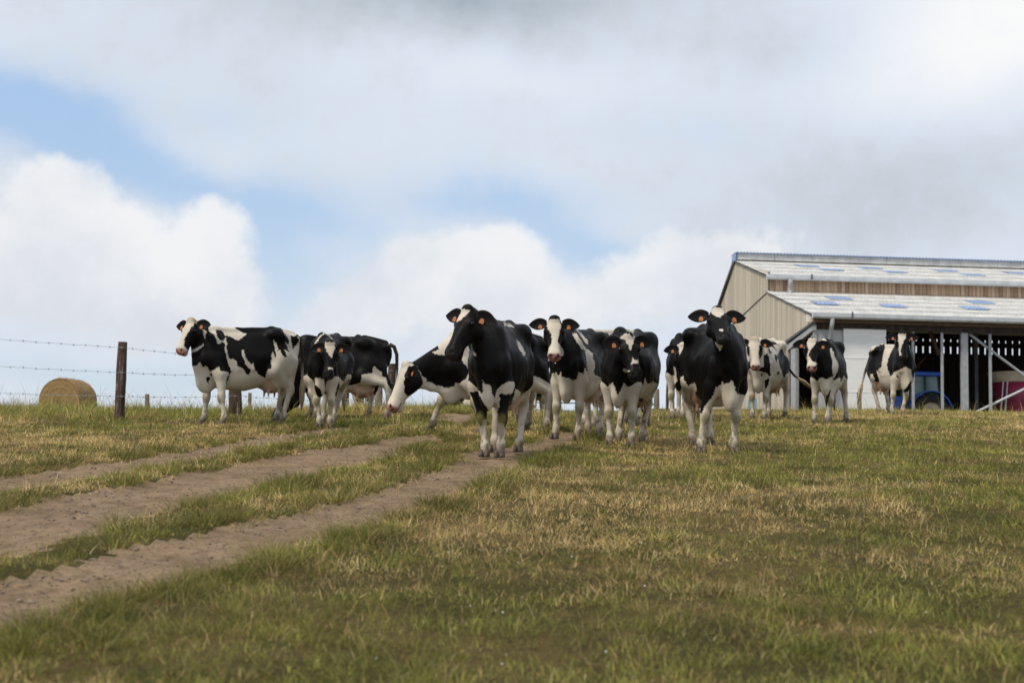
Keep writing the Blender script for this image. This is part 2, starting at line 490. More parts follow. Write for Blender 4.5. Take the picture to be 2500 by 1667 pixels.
# ------------------------------------------------------------------ grass
def build_grass():
    LV = []; LC = []; LF4 = []; LF3 = []; count = [0]
    def blades(P, L, wd, lean, C, bend=.5, az=None):
        n = len(P)
        if not n: return
        z = sheet_full(P) - .006
        a = rng.uniform(0, 2 * math.pi, n) if az is None else az
        fa = rng.uniform(0, 2 * math.pi, n)
        dx, dy = np.cos(a), np.sin(a)
        sx, sy = np.cos(fa) * wd / 2, np.sin(fa) * wd / 2
        m1 = .5 * L; h1 = m1 * np.cos(lean); o1 = m1 * np.sin(lean)
        l2 = np.minimum(lean + bend * rng.uniform(.3, 1.3, n), 1.75); h2 = h1 + .5 * L * np.cos(l2); o2 = o1 + .5 * L * np.sin(l2)
        h1 = np.maximum(h1, .005); h2 = np.maximum(h2, .004)
        V = np.empty((n, 5, 3), np.float32)
        V[:, 0] = np.stack([P[:, 0] - sx, P[:, 1] - sy, z], 1)
        V[:, 1] = np.stack([P[:, 0] + sx, P[:, 1] + sy, z], 1)
        V[:, 2] = np.stack([P[:, 0] + dx * o1 + sx * .8, P[:, 1] + dy * o1 + sy * .8, z + h1], 1)
        V[:, 3] = np.stack([P[:, 0] + dx * o1 - sx * .8, P[:, 1] + dy * o1 - sy * .8, z + h1], 1)
        V[:, 4] = np.stack([P[:, 0] + dx * o2, P[:, 1] + dy * o2, z + h2], 1)
        b = (np.arange(n) * 5 + count[0])[:, None]
        LV.append(V.reshape(-1, 3)); LF4.append(b + np.array([[0, 1, 2, 3]])); LF3.append(b + np.array([[3, 2, 4]]))
        LC.append(np.repeat(C, 5, 0).astype(np.float32)); count[0] += n * 5
    green = np.array([[.215, .215, .040], [.168, .182, .036], [.295, .270, .060], [.138, .156, .038]])
    straw = np.array([[.55, .40, .165], [.45, .315, .125], [.62, .485, .24], [.37, .24, .105]])
    def tint(P, dryness):
        n = len(P); tone = (.95 + .62 * fbm(P, 1.0, 133, 3)[:, None]) * (.78 + .50 * smooth(.28, .72, fbm(P, 4.2, 177, 3)))[:, None]
        dry = rng.uniform(0, 1, n) < dryness
        c = np.where(dry[:, None], straw[rng.integers(0, 4, n)], green[rng.integers(0, 4, n)])
        return c * rng.uniform(.75, 1.25, (n, 1)) * tone
    # --- the short pasture
    N = 960000
    u = rng.uniform(0, 1, N)
    Y = 4.3 + (39 - 4.3) * u ** 1.15
    X = rng.uniform(-1, 1, N) * (.375 * Y + 2.5)
    P = np.stack([X, Y], 1)
    d, who = track_field(P)
    patch = fbm(P, .55, 31, 4); fine = fbm(P, 2.4, 57, 3); cl = fbm(P, 9, 77, 2)
    keep = (d > -.02) & (rng.uniform(0, 1, N) < .35 + 1.0 * smooth(.3, .62, cl)) | ((d > -.14) & (d < 0) & (rng.uniform(0, 1, N) < .12))
    P, d, patch, fine, cl = P[keep], d[keep], patch[keep], fine[keep], cl[keep]
    Yk, Xk = P[:, 1], P[:, 0]
    # drier near the track, greener to the lower right and the far left
    dryness = .50 + 2.9 * (patch - .5) + 1.1 * (fine - .5) + 1.2 * (fbm(P, .22, 91, 2) - .5) + 1.5 * (fbm(P, 3.4, 19, 2) - .5)
    dryness += .24 * np.exp(-np.maximum(d, 0) / 1.1) * (Xk > -3) - .30 * smooth(6.8, 4.8, Yk) - .10 * smooth(1.5, 4.5, Xk) * smooth(24, 9, Yk)
    fence_line = 21.2 + 1.0 * (Xk + 5.9)
    dryness -= .45 * smooth(-1.5, .5, Yk - fence_line) * (Xk < 0)
    edge_g = np.exp(-np.abs(d - .12) / .12)
    dryness = np.clip(dryness - .45 * edge_g, .05, .95)
    longer = smooth(-.3, 1.2, Yk - fence_line) * (Xk < .5)
    n = len(P)
    clump = smooth(.40, .66, fbm(P, 4.6, 205, 2))
    L = rng.gamma(6, 1 / 6, n) * (.026 + .018 * edge_g + .11 * longer + .020 * cl + .034 * clump)
    wd = .0024 * np.maximum(1, Yk / 7.5) ** .9 * rng.uniform(.7, 1.4, n)
    blades(P, L, wd, rng.uniform(.15, 1.3, n), tint(P, dryness), .7)
    # --- pale dead stalks
    N = 26000
    Y = 4.3 + 27 * rng.uniform(0, 1, N) ** 1.1
    P = np.stack([rng.uniform(-1, 1, N) * (.375 * Y + 1.2), Y], 1)
    d, who = track_field(P)
    k = (d > .02) & (fbm(P, .8, 12, 3) > .42)
    P = P[k]; n = len(P)
    blades(P, rng.gamma(7, 1 / 7, n) * .10, .0018 * np.maximum(1, P[:, 1] / 8) * np.ones(n), rng.uniform(.1, 1.2, n), straw[rng.integers(0, 4, n)] * rng.uniform(.95, 1.4, (n, 1)), .5)
    # --- tussocks along the track edges and scattered over the pasture
    N = 44000
    Y = 4.6 + 25 * rng.uniform(0, 1, N)
    C0 = np.stack([rng.uniform(-1, 1, N) * (.37 * Y + 1.0), Y], 1)
    d, who = track_field(C0)
    nearedge = np.exp(-((d - .13) / .11) ** 2) * (fbm(C0, 2.6, 91, 2) > .46)
    strip = (d > 0) & (d < .55) & (C0[:, 0] < 1.2) & (inside(C0, TRACKS[0] + TRACKS[1][::-1]) | (fbm(C0, 2.0, 19) > .52))
    pk = (rng.uniform(0, 1, N) < .55 * nearedge) | (strip & (rng.uniform(0, 1, N) < .10)) | ((d > .4) & (fbm(C0, 1.3, 66) > .54) & (rng.uniform(0, 1, N) < .07))
    C0 = C0[pk]; dd = d[pk]
    nb = 60
    nt = len(C0)
    rad = rng.uniform(.04, .15, nt)
    cc = np.repeat(C0, nb, 0)
    a = rng.uniform(0, 2 * math.pi, nt * nb)
    r = np.sqrt(rng.uniform(0, 1, nt * nb)) * np.repeat(rad, nb)
    P = cc + np.stack([np.cos(a), np.sin(a)], 1) * r[:, None]
    size = np.repeat(rng.uniform(.7, 1.35, nt) * np.where(np.abs(dd - .13) < .2, 1.15, .75), nb)
    dr = np.repeat(np.clip(rng.normal(.14, .16, nt), 0, .6), nb)
    n = len(P)
    blades(P, rng.gamma(8, 1 / 8, n) * .100 * size, .0028 * np.maximum(1, P[:, 1] / 8) ** .85 * np.ones(n), .15 + .9 * r / np.repeat(rad, nb), tint(P, dr) * .60, .75, a)
    # --- rank grass and seed heads along the crest and fence
    N = 7000
    X = rng.uniform(-11, 14, N); kx = smooth(-1, 9, X)
    Y = 24.5 + 6.0 * kx + rng.normal(0, 1.6, N)
    P = np.stack([X, Y], 1); dk, _ = track_field(P)
    P = P[(dk > .3) & (fbm(P, .9, 13) > .36)]; n = len(P)
    blades(P, rng.gamma(5, 1 / 5, n) * np.where(P[:, 0] < 0, .30, .19), .0060 * np.ones(n), rng.uniform(.02, .5, n), tint(P, np.full(n, .45)), .6)
    # straw blown on the tracks
    N = 5200
    Y = 4.6 + 19 * rng.uniform(0, 1, N)
    P = np.stack([rng.uniform(-1, .35, N) * (.37 * Y + .5), Y], 1); dk, _ = track_field(P)
    P = P[(dk < .05) & (fbm(P, 2.2, 88) > .45)]; n = len(P)
    blades(P, rng.gamma(4, 1 / 4, n) * .07, .0030 * np.maximum(1, P[:, 1] / 8), rng.uniform(1.35, 1.55, n), straw[rng.integers(0, 4, n)] * 1.15, .05)
    V = np.concatenate(LV); Cc = np.concatenate(LC)
    def fn(T, b):
        at_ = T.new('ShaderNodeAttribute', attribute_name='tint')
        T.l.new(at_.outputs['Color'], b.inputs['Base Color'])
    mt = material('grass_blades', (.1, .12, .03), .62, fn, Specular_IOR_Level=.25)
    # leaves let some light through
    T = NT(mt.node_tree)
    b = T.n['Principled BSDF']; o_ = T.n['Material Output']
    tr = T.new('ShaderNodeBsdfTranslucent'); at_ = T.new('ShaderNodeAttribute', attribute_name='tint')
    T.l.new(at_.outputs['Color'], tr.inputs[0])
    mx = T.new('ShaderNodeMixShader'); mx.inputs[0].default_value = .30
    T.l.new(b.outputs[0], mx.inputs[1]); T.l.new(tr.outputs[0], mx.inputs[2]); T.l.new(mx.outputs[0], o_.inputs[0])
    g = mesh_np('grass', V, [np.concatenate(LF4), np.concatenate(LF3)], mt, colors=Cc, sm=True)
    tag(g, 'short pasture grass, part green and part straw coloured, over the whole slope', 'grass', kind='stuff')
build_grass()

# pebbles and clods on the tracks
def build_clods():
    bmv = []; bmf = []
    ico = bpy.data.meshes.new('tmp')
    import bmesh
    b = bmesh.new(); bmesh.ops.create_icosphere(b, subdivisions=1, radius=1); b.verts.index_update()
    base = np.array([v.co[:] for v in b.verts]); bf = np.array([[v.index for v in f.verts] for f in b.faces]); b.free()
    bpy.data.meshes.remove(ico)
    N = 15000
    Y = 4.6 + 17 * rng.uniform(0, 1, N)
    P = np.stack([rng.uniform(-1, .3, N) * (.37 * Y + .5), Y], 1)
    d, _ = track_field(P)
    P = P[(d < -.02)][:2300]; n = len(P)
    z = sheet_full(P)
    s = rng.gamma(2.0, .0026, n) + .0025
    V = base[None] * s[:, None, None] * rng.uniform(.6, 1.3, (n, 1, 3)) * rng.uniform(.8, 1.2, (n, len(base), 1))
    V[:, :, 2] *= .7
    V += np.stack([P[:, 0], P[:, 1], z + s * .15], 1)[:, None]
    F = (bf[None] + (np.arange(n) * len(base))[:, None, None]).reshape(-1, 3)
    mt = material('clods', (.2, .14, .1), .95, mottled((.10, .07, .05), (.30, .23, .17), 30, .95))
    g = mesh_np('gravel', V.reshape(-1, 3), [F], mt, sm=False)
    tag(g, 'small stones and clods of earth scattered on the bare wheel tracks', 'gravel', kind='stuff')
build_clods()
def build_clover():
    N = 900
    Y = 4.8 + 9 * rng.uniform(0, 1, N) ** 1.2
    P = np.stack([rng.uniform(-.25, 1, N) * (.37 * Y + .6), Y], 1)
    d, _ = track_field(P)
    P = P[(d > .5) & (fbm(P, .9, 61, 3) > .56)][:28]
    V = []; F = []
    for (x, y), zb in zip(P, sheet_full(P)):
        h = rng.uniform(.03, .06); r_ = rng.uniform(.003, .0055); b = len(V)
        for j, (rr, zz_) in enumerate(((.3, -.6), (1, 0), (.75, .6), (.1, .9))):
            for k in range(6):
                a = k * math.pi / 3; V.append((x + r_ * rr * math.cos(a), y + r_ * rr * math.sin(a), zb + h + r_ * zz_))
        for j in range(3):
            for k in range(6): F.append((b + j * 6 + k, b + j * 6 + (k + 1) % 6, b + j * 6 + 6 + (k + 1) % 6, b + j * 6 + 6 + k))
    o = MB().add(V, F).build('clover_flowers', material('clover_white', (.7, .7, .64), .8), None, True)
    tag(o, 'tiny white clover heads dotted through the foreground pasture', 'flowers', kind='stuff')
build_clover()
# ------------------------------------------------------------------ cows
class Field:
    """a blended solid sampled on a grid, turned into one closed surface"""
    def __init__(s): s.p = []
    def seg(s, a, b, ra, rb, k=.06, sy=1.0):
        a = np.asarray(a, float); b = np.asarray(b, float); r = max(ra, rb)
        lo = np.minimum(a, b) - r; hi = np.maximum(a, b) + r
        def f(P):
            S = np.array([1, 1 / sy, 1]); q = (P - a) * S; ab = (b - a) * S
            t = np.clip(q @ ab / (ab @ ab + 1e-12), 0, 1)
            return np.linalg.norm(q - t[..., None] * ab, axis=-1) - (ra + (rb - ra) * t)
        s.p.append((f, lo, hi, k, 0)); return s
    def ell(s, c, r, k=.06, op=0, rot=None):
        c = np.asarray(c, float); r = np.asarray(r, float); m_ = r.max()
        def f(P):
            q_ = P - c
            if rot is not None: q_ = q_ @ rot
            g = np.linalg.norm(q_ / r, axis=-1)
            return (g - 1) * r.min() if r.max() / r.min() > 3 else g * (g - 1) / (np.linalg.norm(q_ / (r * r), axis=-1) + 1e-6)
        s.p.append((f, c - m_, c + m_, k, op)); return s
    def loft(s, tab, O, A, k=.06, op=0, roof=.0):
        """tab rows: along, top, bottom, half width, exponent; A: columns = along, left, up"""
        tab = np.asarray(tab, float); O = np.asarray(O, float); A = np.asarray(A, float)
        cs = []
        for r in tab:
            for y in (-r[3], r[3]):
                for z in (r[1], r[2]): cs.append(O + A @ np.array([r[0], y, z]))
        cs = np.array(cs)
        def f(P):
            L = (P - O) @ A
            x, y, z = L[..., 0], L[..., 1], L[..., 2]
            xc = np.clip(x, tab[0, 0], tab[-1, 0])
            tp, bt, hw, n = (np.interp(xc, tab[:, 0], tab[:, i]) for i in (1, 2, 3, 4))
            hz = (tp - bt) / 2; t = np.clip((z - bt) / (tp - bt), 0, 1)
            rf = roof * (.25 + .75 * np.clip((xc + .48) / .30, 0, 1)) if roof else 0.0
            hw = hw * (1 - rf * np.clip((t - .55) / .45, 0, 1) ** 1.5)
            if roof: hw = hw * (1 - .55 * np.clip(1 - t / .5, 0, 1) * np.clip((xc - .22) / .3, 0, 1))
            v = (((np.abs(z - (tp + bt) / 2) / hz) ** n + (np.abs(y) / hw) ** n) ** (1 / n) - 1) * np.minimum(hz, hw)
            ex = np.abs(x - xc)
            return np.where(ex > 0, np.maximum(v, ex), v)
        s.p.append((f, cs.min(0), cs.max(0), k, op)); return s
    def mesh(s, h):
        lo = np.min([p[1] for p in s.p if p[4] == 0], 0) - .06; hi = np.max([p[2] for p in s.p if p[4] == 0], 0) + .06
        n = np.ceil((hi - lo) / h).astype(int) + 1
        D = np.full(n, .12, np.float32)
        for f, a, b, k, op in s.p:
            i0 = np.maximum(np.floor((a - .10 - lo) / h).astype(int), 0); i1 = np.minimum(np.ceil((b + .10 - lo) / h).astype(int) + 1, n)
            if (i1 <= i0).any(): continue
            G = np.stack(np.meshgrid(*[lo[d] + h * np.arange(i0[d], i1[d]) for d in range(3)], indexing='ij'), -1)
            v = f(G); sl = tuple(slice(i0[d], i1[d]) for d in range(3))
            c = D[sl]
            if op == 0:
                hh = np.maximum(k - np.abs(c - v), 0) / k
                D[sl] = np.minimum(c, v) - hh * hh * k / 4
            else:
                v = -v; hh = np.maximum(k - np.abs(c - v), 0) / k
                D[sl] = np.maximum(c, v) + hh * hh * k / 4
        return surface(D, lo, h)
def surface(D, lo, h):
    S = D < 0
    off = [(a, b, c) for a in (0, 1) for b in (0, 1) for c in (0, 1)]
    nx, ny, nz = [d - 1 for d in D.shape]
    cnt = sum(S[a:a + nx, b:b + ny, c:c + nz].astype(np.int8) for a, b, c in off)
    act = np.argwhere((cnt > 0) & (cnt < 8))
    idx = -np.ones((nx, ny, nz), np.int64); idx[tuple(act.T)] = np.arange(len(act))
    vals = np.stack([D[act[:, 0] + a, act[:, 1] + b, act[:, 2] + c] for a, b, c in off], 1)
    acc = np.zeros((len(act), 3)); num = np.zeros(len(act))
    offa = np.array(off, float)
    for i in range(8):
        for j in range(i + 1, 8):
            if np.abs(offa[i] - offa[j]).sum() != 1: continue
            a, b = vals[:, i], vals[:, j]; mk = (a < 0) != (b < 0)
            t = np.where(mk, a / np.where(mk, a - b, 1), 0)
            acc += np.where(mk[:, None], offa[i] + t[:, None] * (offa[j] - offa[i]), 0); num += mk
    V = lo + h * (act + acc / num[:, None])
    Q = []
    for ax in range(3):
        o = [0, 0, 0]; o[ax] = 1
        A = S[:S.shape[0] - o[0], :S.shape[1] - o[1], :S.shape[2] - o[2]]; B = S[o[0]:, o[1]:, o[2]:]
        e = np.argwhere(A != B)
        b, c = (ax + 1) % 3, (ax + 2) % 3
        ok = (e[:, b] > 0) & (e[:, c] > 0) & (e[:, b] < D.shape[b] - 1) & (e[:, c] < D.shape[c] - 1)
        e = e[ok]; fl = A[tuple(e.T)]
        def cell(db, dc):
            t = e.copy(); t[:, b] -= db; t[:, c] -= dc
            return idx[tuple(t.T)]
        q4 = np.stack([cell(1, 1), cell(0, 1), cell(0, 0), cell(1, 0)], 1)
        q4 = np.where(fl[:, None], q4, q4[:, ::-1])
        Q.append(q4)
    Q = np.concatenate(Q)
    for lam in (.55, -.35, .55, -.35, .5):      # even out the grid steps
        s_ = np.zeros_like(V); c_ = np.zeros(len(V))
        for i in range(4):
            a, b = Q[:, i], Q[:, (i + 1) % 4]
            np.add.at(s_, a, V[b]); np.add.at(c_, a, 1); np.add.at(s_, b, V[a]); np.add.at(c_, b, 1)
        V = V + lam * (s_ / np.maximum(c_, 1)[:, None] - V)
    return V, Q

TRUNK = [(-.90, 1.27, 1.12, .04, 2), (-.87, 1.33, 1.02, .10, 2.2), (-.78, 1.385, .90, .165, 2.3), (-.62, 1.42, .76, .215, 2.4), (-.46, 1.445, .66, .255, 2.4),
         (-.25, 1.425, .56, .275, 2.2), (0, 1.405, .505, .295, 2.1), (.20, 1.405, .515, .280, 2.1), (.38, 1.42, .54, .235, 2.1), (.50, 1.435, .56, .195, 2.1),
         (.59, 1.38, .57, .165, 2.1), (.68, 1.27, .60, .135, 2), (.75, 1.12, .68, .09, 2), (.80, 1.0, .84, .04, 2)]
HEAD = [(-.05, -.03, -.10, .035, 2), (-.02, .004, -.15, .075, 2.2), (.03, .018, -.20, .098, 2.5), (.09, .020, -.245, .112, 2.6), (.16, .014, -.262, .116, 2.6), (.21, .006, -.245, .108, 2.5),
        (.27, .0, -.215, .088, 2.4), (.34, -.006, -.185, .074, 2.4), (.40, -.010, -.165, .072, 2.4), (.45, -.010, -.160, .082, 2.5), (.495, -.016, -.158, .086, 2.5), (.525, -.034, -.150, .074, 2.4), (.54, -.055, -.135, .05, 2.2)]
BLACK = np.array([.0050, .0041, .0038]); WHITE = np.array([.60, .535, .435])
def cow(label, D, X, th, poll, hyaw, hpitch, crop, base='b', pat=(), scale=1.0, hoofx=(None,) * 4, hbase='b', legs='wwww', nose='pink', ears='b', udder=True, reach=.98,
        voxel=.0125, tail=None, lying=False, eardroop=.10, hroll=0.0, dirt=.5, pollcol=None, tags=True, sink=0.0, earyaw=0.0, fat=.88, hs=1.04, earback=(0, 0)):
    """D: distance, X: where it stands across, th: heading (0 = facing the lens, 90 = facing left), poll: top of the head, crop: origin and scale of the coat map"""
    cx, cy, cs = crop
    o3 = at(X, 1030, D); wx, wy = o3[0], o3[1]
    wz = float(sheet(wx, wy)) - .01 - sink
    sc = scale
    fwd = np.array([-math.sin(R(th)), -math.cos(R(th)), 0]); lef = np.array([-fwd[1], fwd[0], 0]); up = np.array([0, 0, 1.0])
    A = np.stack([fwd, lef, up], 1) * sc                       # local -> world
    org = np.array([wx, wy, wz])
    toW = lambda P: org + np.asarray(P) @ A.T
    toL = lambda P: (np.asarray(P) - org) @ A / sc ** 2
    gz_ = lambda x, y: (float(sheet(*toW((x, y, 0))[:2])) - .012 - wz) / sc
    slope = math.atan((gz_(.5, 0) - gz_(-.6, 0)) / 1.1)
    cp, sp = math.cos(slope), math.sin(slope)
    TA = np.array([[cp, 0, -sp], [0, 1, 0], [sp, 0, cp]])       # trunk follows the slope
    low = -.62 if lying else 0.0
    tp = lambda x, y, z: TA @ np.array([x, y, z]) + np.array([0, 0, low])
    # head frame
    pw = at(poll[0], poll[1], D - reach * sc * math.cos(R(th)) - (poll[2] if len(poll) > 2 else 0))
    P0 = toL(pw)
    g = np.array([-math.sin(R(hyaw)), -math.cos(R(hyaw)), 0]) @ np.stack([fwd, lef, up], 1)
    pc, ps = math.cos(R(hpitch)), math.sin(R(hpitch))
    hf = pc * g - ps * up; hn = ps * g + pc * up
    if hroll:
        l0 = np.cross(hn, hf); hn = hn * math.cos(R(hroll)) + l0 * math.sin(R(hroll))
    hl = np.cross(hn, hf)
    HA = np.stack([hf, hl, hn], 1)
    hp = lambda a, b, c: P0 + HA @ np.array([a, b, c]) * hs
    F = Field()
    F.loft([(r[0], r[1], r[2], r[3] * (fat if -.5 < r[0] < .45 else .5 + .5 * fat), r[4]) for r in TRUNK], (0, 0, low), TA, .05, roof=.34)
    for s_ in (1, -1):
        F.ell(tp(-.46, .195 * s_, 1.345), (.12, .065, .075), .14)                    # hook bones
        F.ell(tp(-.82, .10 * s_, 1.27), (.06, .05, .06), .07)                       # pin bones
        F.ell(tp(-.20, .325 * (.25 + .75 * fat) * s_ * 1.04, 1.215), (.15, .07, .11), .15, 1)                 # hollow of the flank
        F.ell(tp(.50, .125 * s_, 1.10), (.14, .075, .28), .05)                        # shoulder
        F.ell(tp(.66, .115 * s_, .98), (.085, .06, .10), .06)
        F.ell(tp(-.60, .13 * s_, .98), (.22, .12, .28), .08)                        # thigh
        F.ell(tp(-.76, .19 * s_, 1.16), (.10, .05, .09), .13, 1)
        for r_ in range(4):
            xr = .05 + .11 * r_
            F.seg(tp(xr, .240 * fat * s_ * (1 - .075 * r_), 1.10), tp(xr - .10, .282 * fat * s_ * (1 - .075 * r_), .82), .017, .02, .045)   # ribs
    F.seg(tp(-.80, 0, 1.375), tp(-.46, 0, 1.44), .035, .04, .06).seg(tp(-.46, 0, 1.435), tp(.3, 0, 1.42), .03, .03, .06)
    F.ell(tp(.47, 0, 1.425), (.12, .06, .05), .06)
    F.ell(tp(.61, 0, .66), (.13, .07, .17), .06)                                     # brisket
    # neck
    ya = F
    F.seg(tp(.55, 0, 1.28), hp(.015, 0, -.095), .105, .080, .08, .85)
    F.seg(tp(.62, 0, 1.12), hp(.05, 0, -.15), .165, .095, .09, .70)
    F.seg(tp(.64, 0, .96), hp(.10, 0, -.20), .13, .075, .08, .70)
    mid = (tp(.72, 0, .80) + hp(.10, 0, -.25)) / 2 + np.array([.0, 0, -.08])
    F.seg(tp(.68, 0, .64), mid, .040, .038, .06).seg(mid, hp(.12, 0, -.25), .04, .035, .06)
    F.seg(tp(.60, 0, .80), hp(.11, 0, -.205), .10, .06, .07, .6)
    # head
    F.loft(np.array(HEAD) * np.array([hs, hs, hs, hs, 1]), P0, HA, .03)
    for s_ in (1, -1):
        F.ell(hp(.145, .105 * s_, -.045), (.045, .025, .032), .03, rot=HA)
        F.ell(hp(.135, .093 * s_, -.165), (.085, .035, .085), .05, rot=HA)           # cheek
        F.ell(hp(.512, .046 * s_, -.036), (.022, .016, .016), .015, 1, rot=HA)       # nostril
    F.ell(hp(-.005, 0, .005), (.05, .07, .045), .04, rot=HA)
    F.seg(hp(.40, 0, -.15), hp(.475, 0, -.165), .045, .05, .03)                       # chin
    # legs
    hoof_at = []; legsegs = []
    tmpl = [(.55, .165), (.52, -.165), (-.66, .165), (-.62, -.165)]
    for i, (lx, ly) in enumerate(tmpl):
        s_ = 1 if ly > 0 else -1
        if lying: 
            continue
        h0 = toW((lx, ly, 0))
        if hoofx[i] is not None:
            t_ = at(hoofx[i], 1030, h0[1]); t_[2] = h0[2]
            l_ = toL(t_); lx2, ly2 = l_[0], l_[1]
        else: lx2, ly2 = lx, ly
        gz = gz_(lx2, ly2)
        dx, dy = lx2 - lx, ly2 - ly
        if i < 2:
            J = [tp(.52, .125 * s_, 1.0), tp(.45 + .12 * dx, .155 * s_ + .12 * dy, .75), np.array([lx - .03 + .58 * dx, .165 * s_ + .58 * dy, gz + .42]),
                 np.array([lx - .045 + .93 * dx, ly + .93 * dy, gz + .125]), np.array([lx2 - .005, ly2, gz + .04])]
            rr = [.12, .088, .056, .043, .048]
            F.seg(J[0], J[1], .10, .09, .06).seg(J[1], J[2] + np.array([-.005, 0, .07]), .098, .052, .06)
            F.ell(J[2], (.058, .054, .085), .04).seg(J[2], J[3] + np.array([0, 0, .05]), .043, .034, .04).ell(J[3], (.048, .046, .052), .04).seg(J[3], J[4], .040, .036, .03)
            rs = [(J[0], J[1], .13), (J[1], J[2], .11), (J[2], J[3], .065), (J[3], J[4], .06)]
        else:
            J = [tp(-.55, .125 * s_, 1.0), tp(-.42 + .10 * dx, .165 * s_ + .12 * dy, .80), np.array([lx - .085 + .62 * dx, .17 * s_ + .62 * dy, gz + .52]),
                 np.array([lx - .045 + .95 * dx, ly + .95 * dy, gz + .125]), np.array([lx2 - .005, ly2, gz + .04])]
            F.seg(J[0], J[1], .15, .115, .07).seg(J[1], J[2] + np.array([.03, 0, .04]), .125, .055, .06).seg(tp(-.72, .12 * s_, .92), J[2] + np.array([-.02, 0, .06]), .09, .03, .06)
            F.ell(J[2], (.062, .05, .085), .04).seg(J[2], J[3] + np.array([0, 0, .05]), .046, .037, .04).ell(J[3], (.050, .048, .052), .04).seg(J[3], J[4], .042, .038, .03)
            rs = [(J[0], J[1], .15), (J[1], J[2], .125), (J[2], J[3], .07), (J[3], J[4], .06)]
        legsegs.append((rs, gz, J)); hoof_at.append((lx2, ly2, gz))
    if lying:
        for s_ in (1, -1):
            F.seg((.45, .26 * s_, .14), (.75, .25 * s_, .09), .10, .06).seg((-.55, .30 * s_, .20), (-.1, .38 * s_, .10), .16, .07)
    if udder and not lying:
        F.ell(tp(-.44, 0, .625), (.19, .150, .16), .07)
        for a_ in (-.36, -.53):
            for s_ in (1, -1):
                F.seg(tp(a_, .075 * s_, .51), tp(a_ + .01, .085 * s_, .415), .022, .014, .03)
    V, Q = F.mesh(voxel)
    n0 = len(V)
    V = V + (V - np.array([V[:, 0].mean() * 0, 0, 0])) * 0
    amp_ = (fbm(V, 5.5, 51, 2) - .5) * .022 * smooth(.55, .8, V[:, 2])
    rad_ = np.stack([0 * V[:, 0], V[:, 1], (V[:, 2] - 1.0) * .6], 1); rad_ /= (np.linalg.norm(rad_, axis=1)[:, None] + .05)
    V = V + rad_ * amp_[:, None]
    # --- which part of the animal each point belongs to
    hh = (V - P0) @ HA / hs
    ishead = (hh[:, 0] > -.075) & (hh[:, 0] < .62) & (np.abs(hh[:, 1]) < .16) & (hh[:, 2] > -.29 + .10 * (hh[:, 0] < .03)) & (hh[:, 2] < .1)
    legid = np.full(n0, -1); ld = np.full(n0, 9.0)
    for i, (rs, gz, J) in enumerate(legsegs):
        for a, b, r in rs[1:]:
            ab = b - a; t = np.clip((V - a) @ ab / (ab @ ab), 0, 1)
            dd = np.linalg.norm(V - a - t[:, None] * ab, axis=1) - r
            hit = (dd < ld) & (dd < .012) & (V[:, 2] < (.80 if i < 2 else .88) + gz)
            legid[hit] = i; ld[hit] = dd[hit]
    # --- tail
    tv = []; tfaces = []
    tb = MB()
    if not lying:
        tl = tail or [(-.86, 0, 1.345), (-.93, .0, 1.30), (-.955, 0, 1.18), (-.96, .0, .95), (-.95, .01, .72), (-.94, .02, .58)]
        tpw = [tp(*p) for p in tl]
        tb.tube(tpw, np.linspace(.036, .018, len(tl)), 8)
    # ears: cupped leaves, closed solids
    def ear(s_):
        base_ = hp(.035, .095 * s_, -.055)
        d0 = eardroop + (earyaw * s_)
        out_ = hl * s_ * .96 + hf * d0 * 1.0 - hn * (.10 + earback[0 if s_ > 0 else 1]); out_ /= np.linalg.norm(out_)
        wd0 = hf * .35 - up * .65; wd_ = wd0 - out_ * (wd0 @ out_); wd_ /= np.linalg.norm(wd_)
        nr = np.cross(out_, wd_) * s_
        if nr @ (hn + g) < 0: nr = -nr
        nu, nv = 9, 7
        T_ = np.linspace(0, 1, nu); J_ = np.linspace(-1, 1, nv)
        Vs = []
        for side in (0, 1):
            for t in T_:
                w = (.038 + .040 * math.sin(math.pi * min(t * 1.02, 1) ** .85)) * math.sqrt(max(1 - t ** 5, .0)) + .003
                for j in J_:
                    p = base_ + out_ * (.235 * t) + wd_ * (w * j + .012 * t * t) + nr * (.020 * (j * j) * math.sin(math.pi * min(t + .1, 1)) - .016 * math.sin(math.pi * t) - .010 * side * (1 - .9 * abs(j) ** 3))
                    Vs.append(p)
        Fs = []
        N_ = nu * nv
        for a in range(nu - 1):
            for b in range(nv - 1):
                q_ = (a * nv + b, (a + 1) * nv + b, (a + 1) * nv + b + 1, a * nv + b + 1)
                Fs.append(q_); Fs.append(tuple(N_ + i for i in q_[::-1]))
        for a in range(nu - 1):
            for b in (0, nv - 1):
                Fs.append((a * nv + b, N_ + a * nv + b, N_ + (a + 1) * nv + b, (a + 1) * nv + b))
        for b in range(nv - 1):
            for a in (0, nu - 1):
                Fs.append((a * nv + b, a * nv + b + 1, N_ + a * nv + b + 1, N_ + a * nv + b))
        tc_ = base_ + out_ * .085 + wd_ * .044 + nr * .004
        return Vs, Fs, (tc_, out_, wd_, nr)
    nt_ = len(tb.v)
    allV = [V]; Q4 = [Q]; N6 = []
    kinds = [np.where(ishead, 1, np.where(legid >= 0, 2, 0))]
    c0 = n0
    if nt_:
        allV.append(np.array(tb.v)); Q4.append(np.array([f for f in tb.f if len(f) == 4]) + c0); N6 = [np.array([f for f in tb.f if len(f) > 4]) + c0]
        kinds.append(np.full(nt_, 4)); c0 += nt_
    tagpos = []
    for s_ in (1, -1):
        ev, ef, tg = ear(s_)
        allV.append(np.array(ev)); Q4.append(np.array(ef) + c0); kinds.append(np.full(len(ev), 3)); c0 += len(ev); tagpos.append(tg)
    VA = np.concatenate(allV); kd = np.concatenate(kinds)
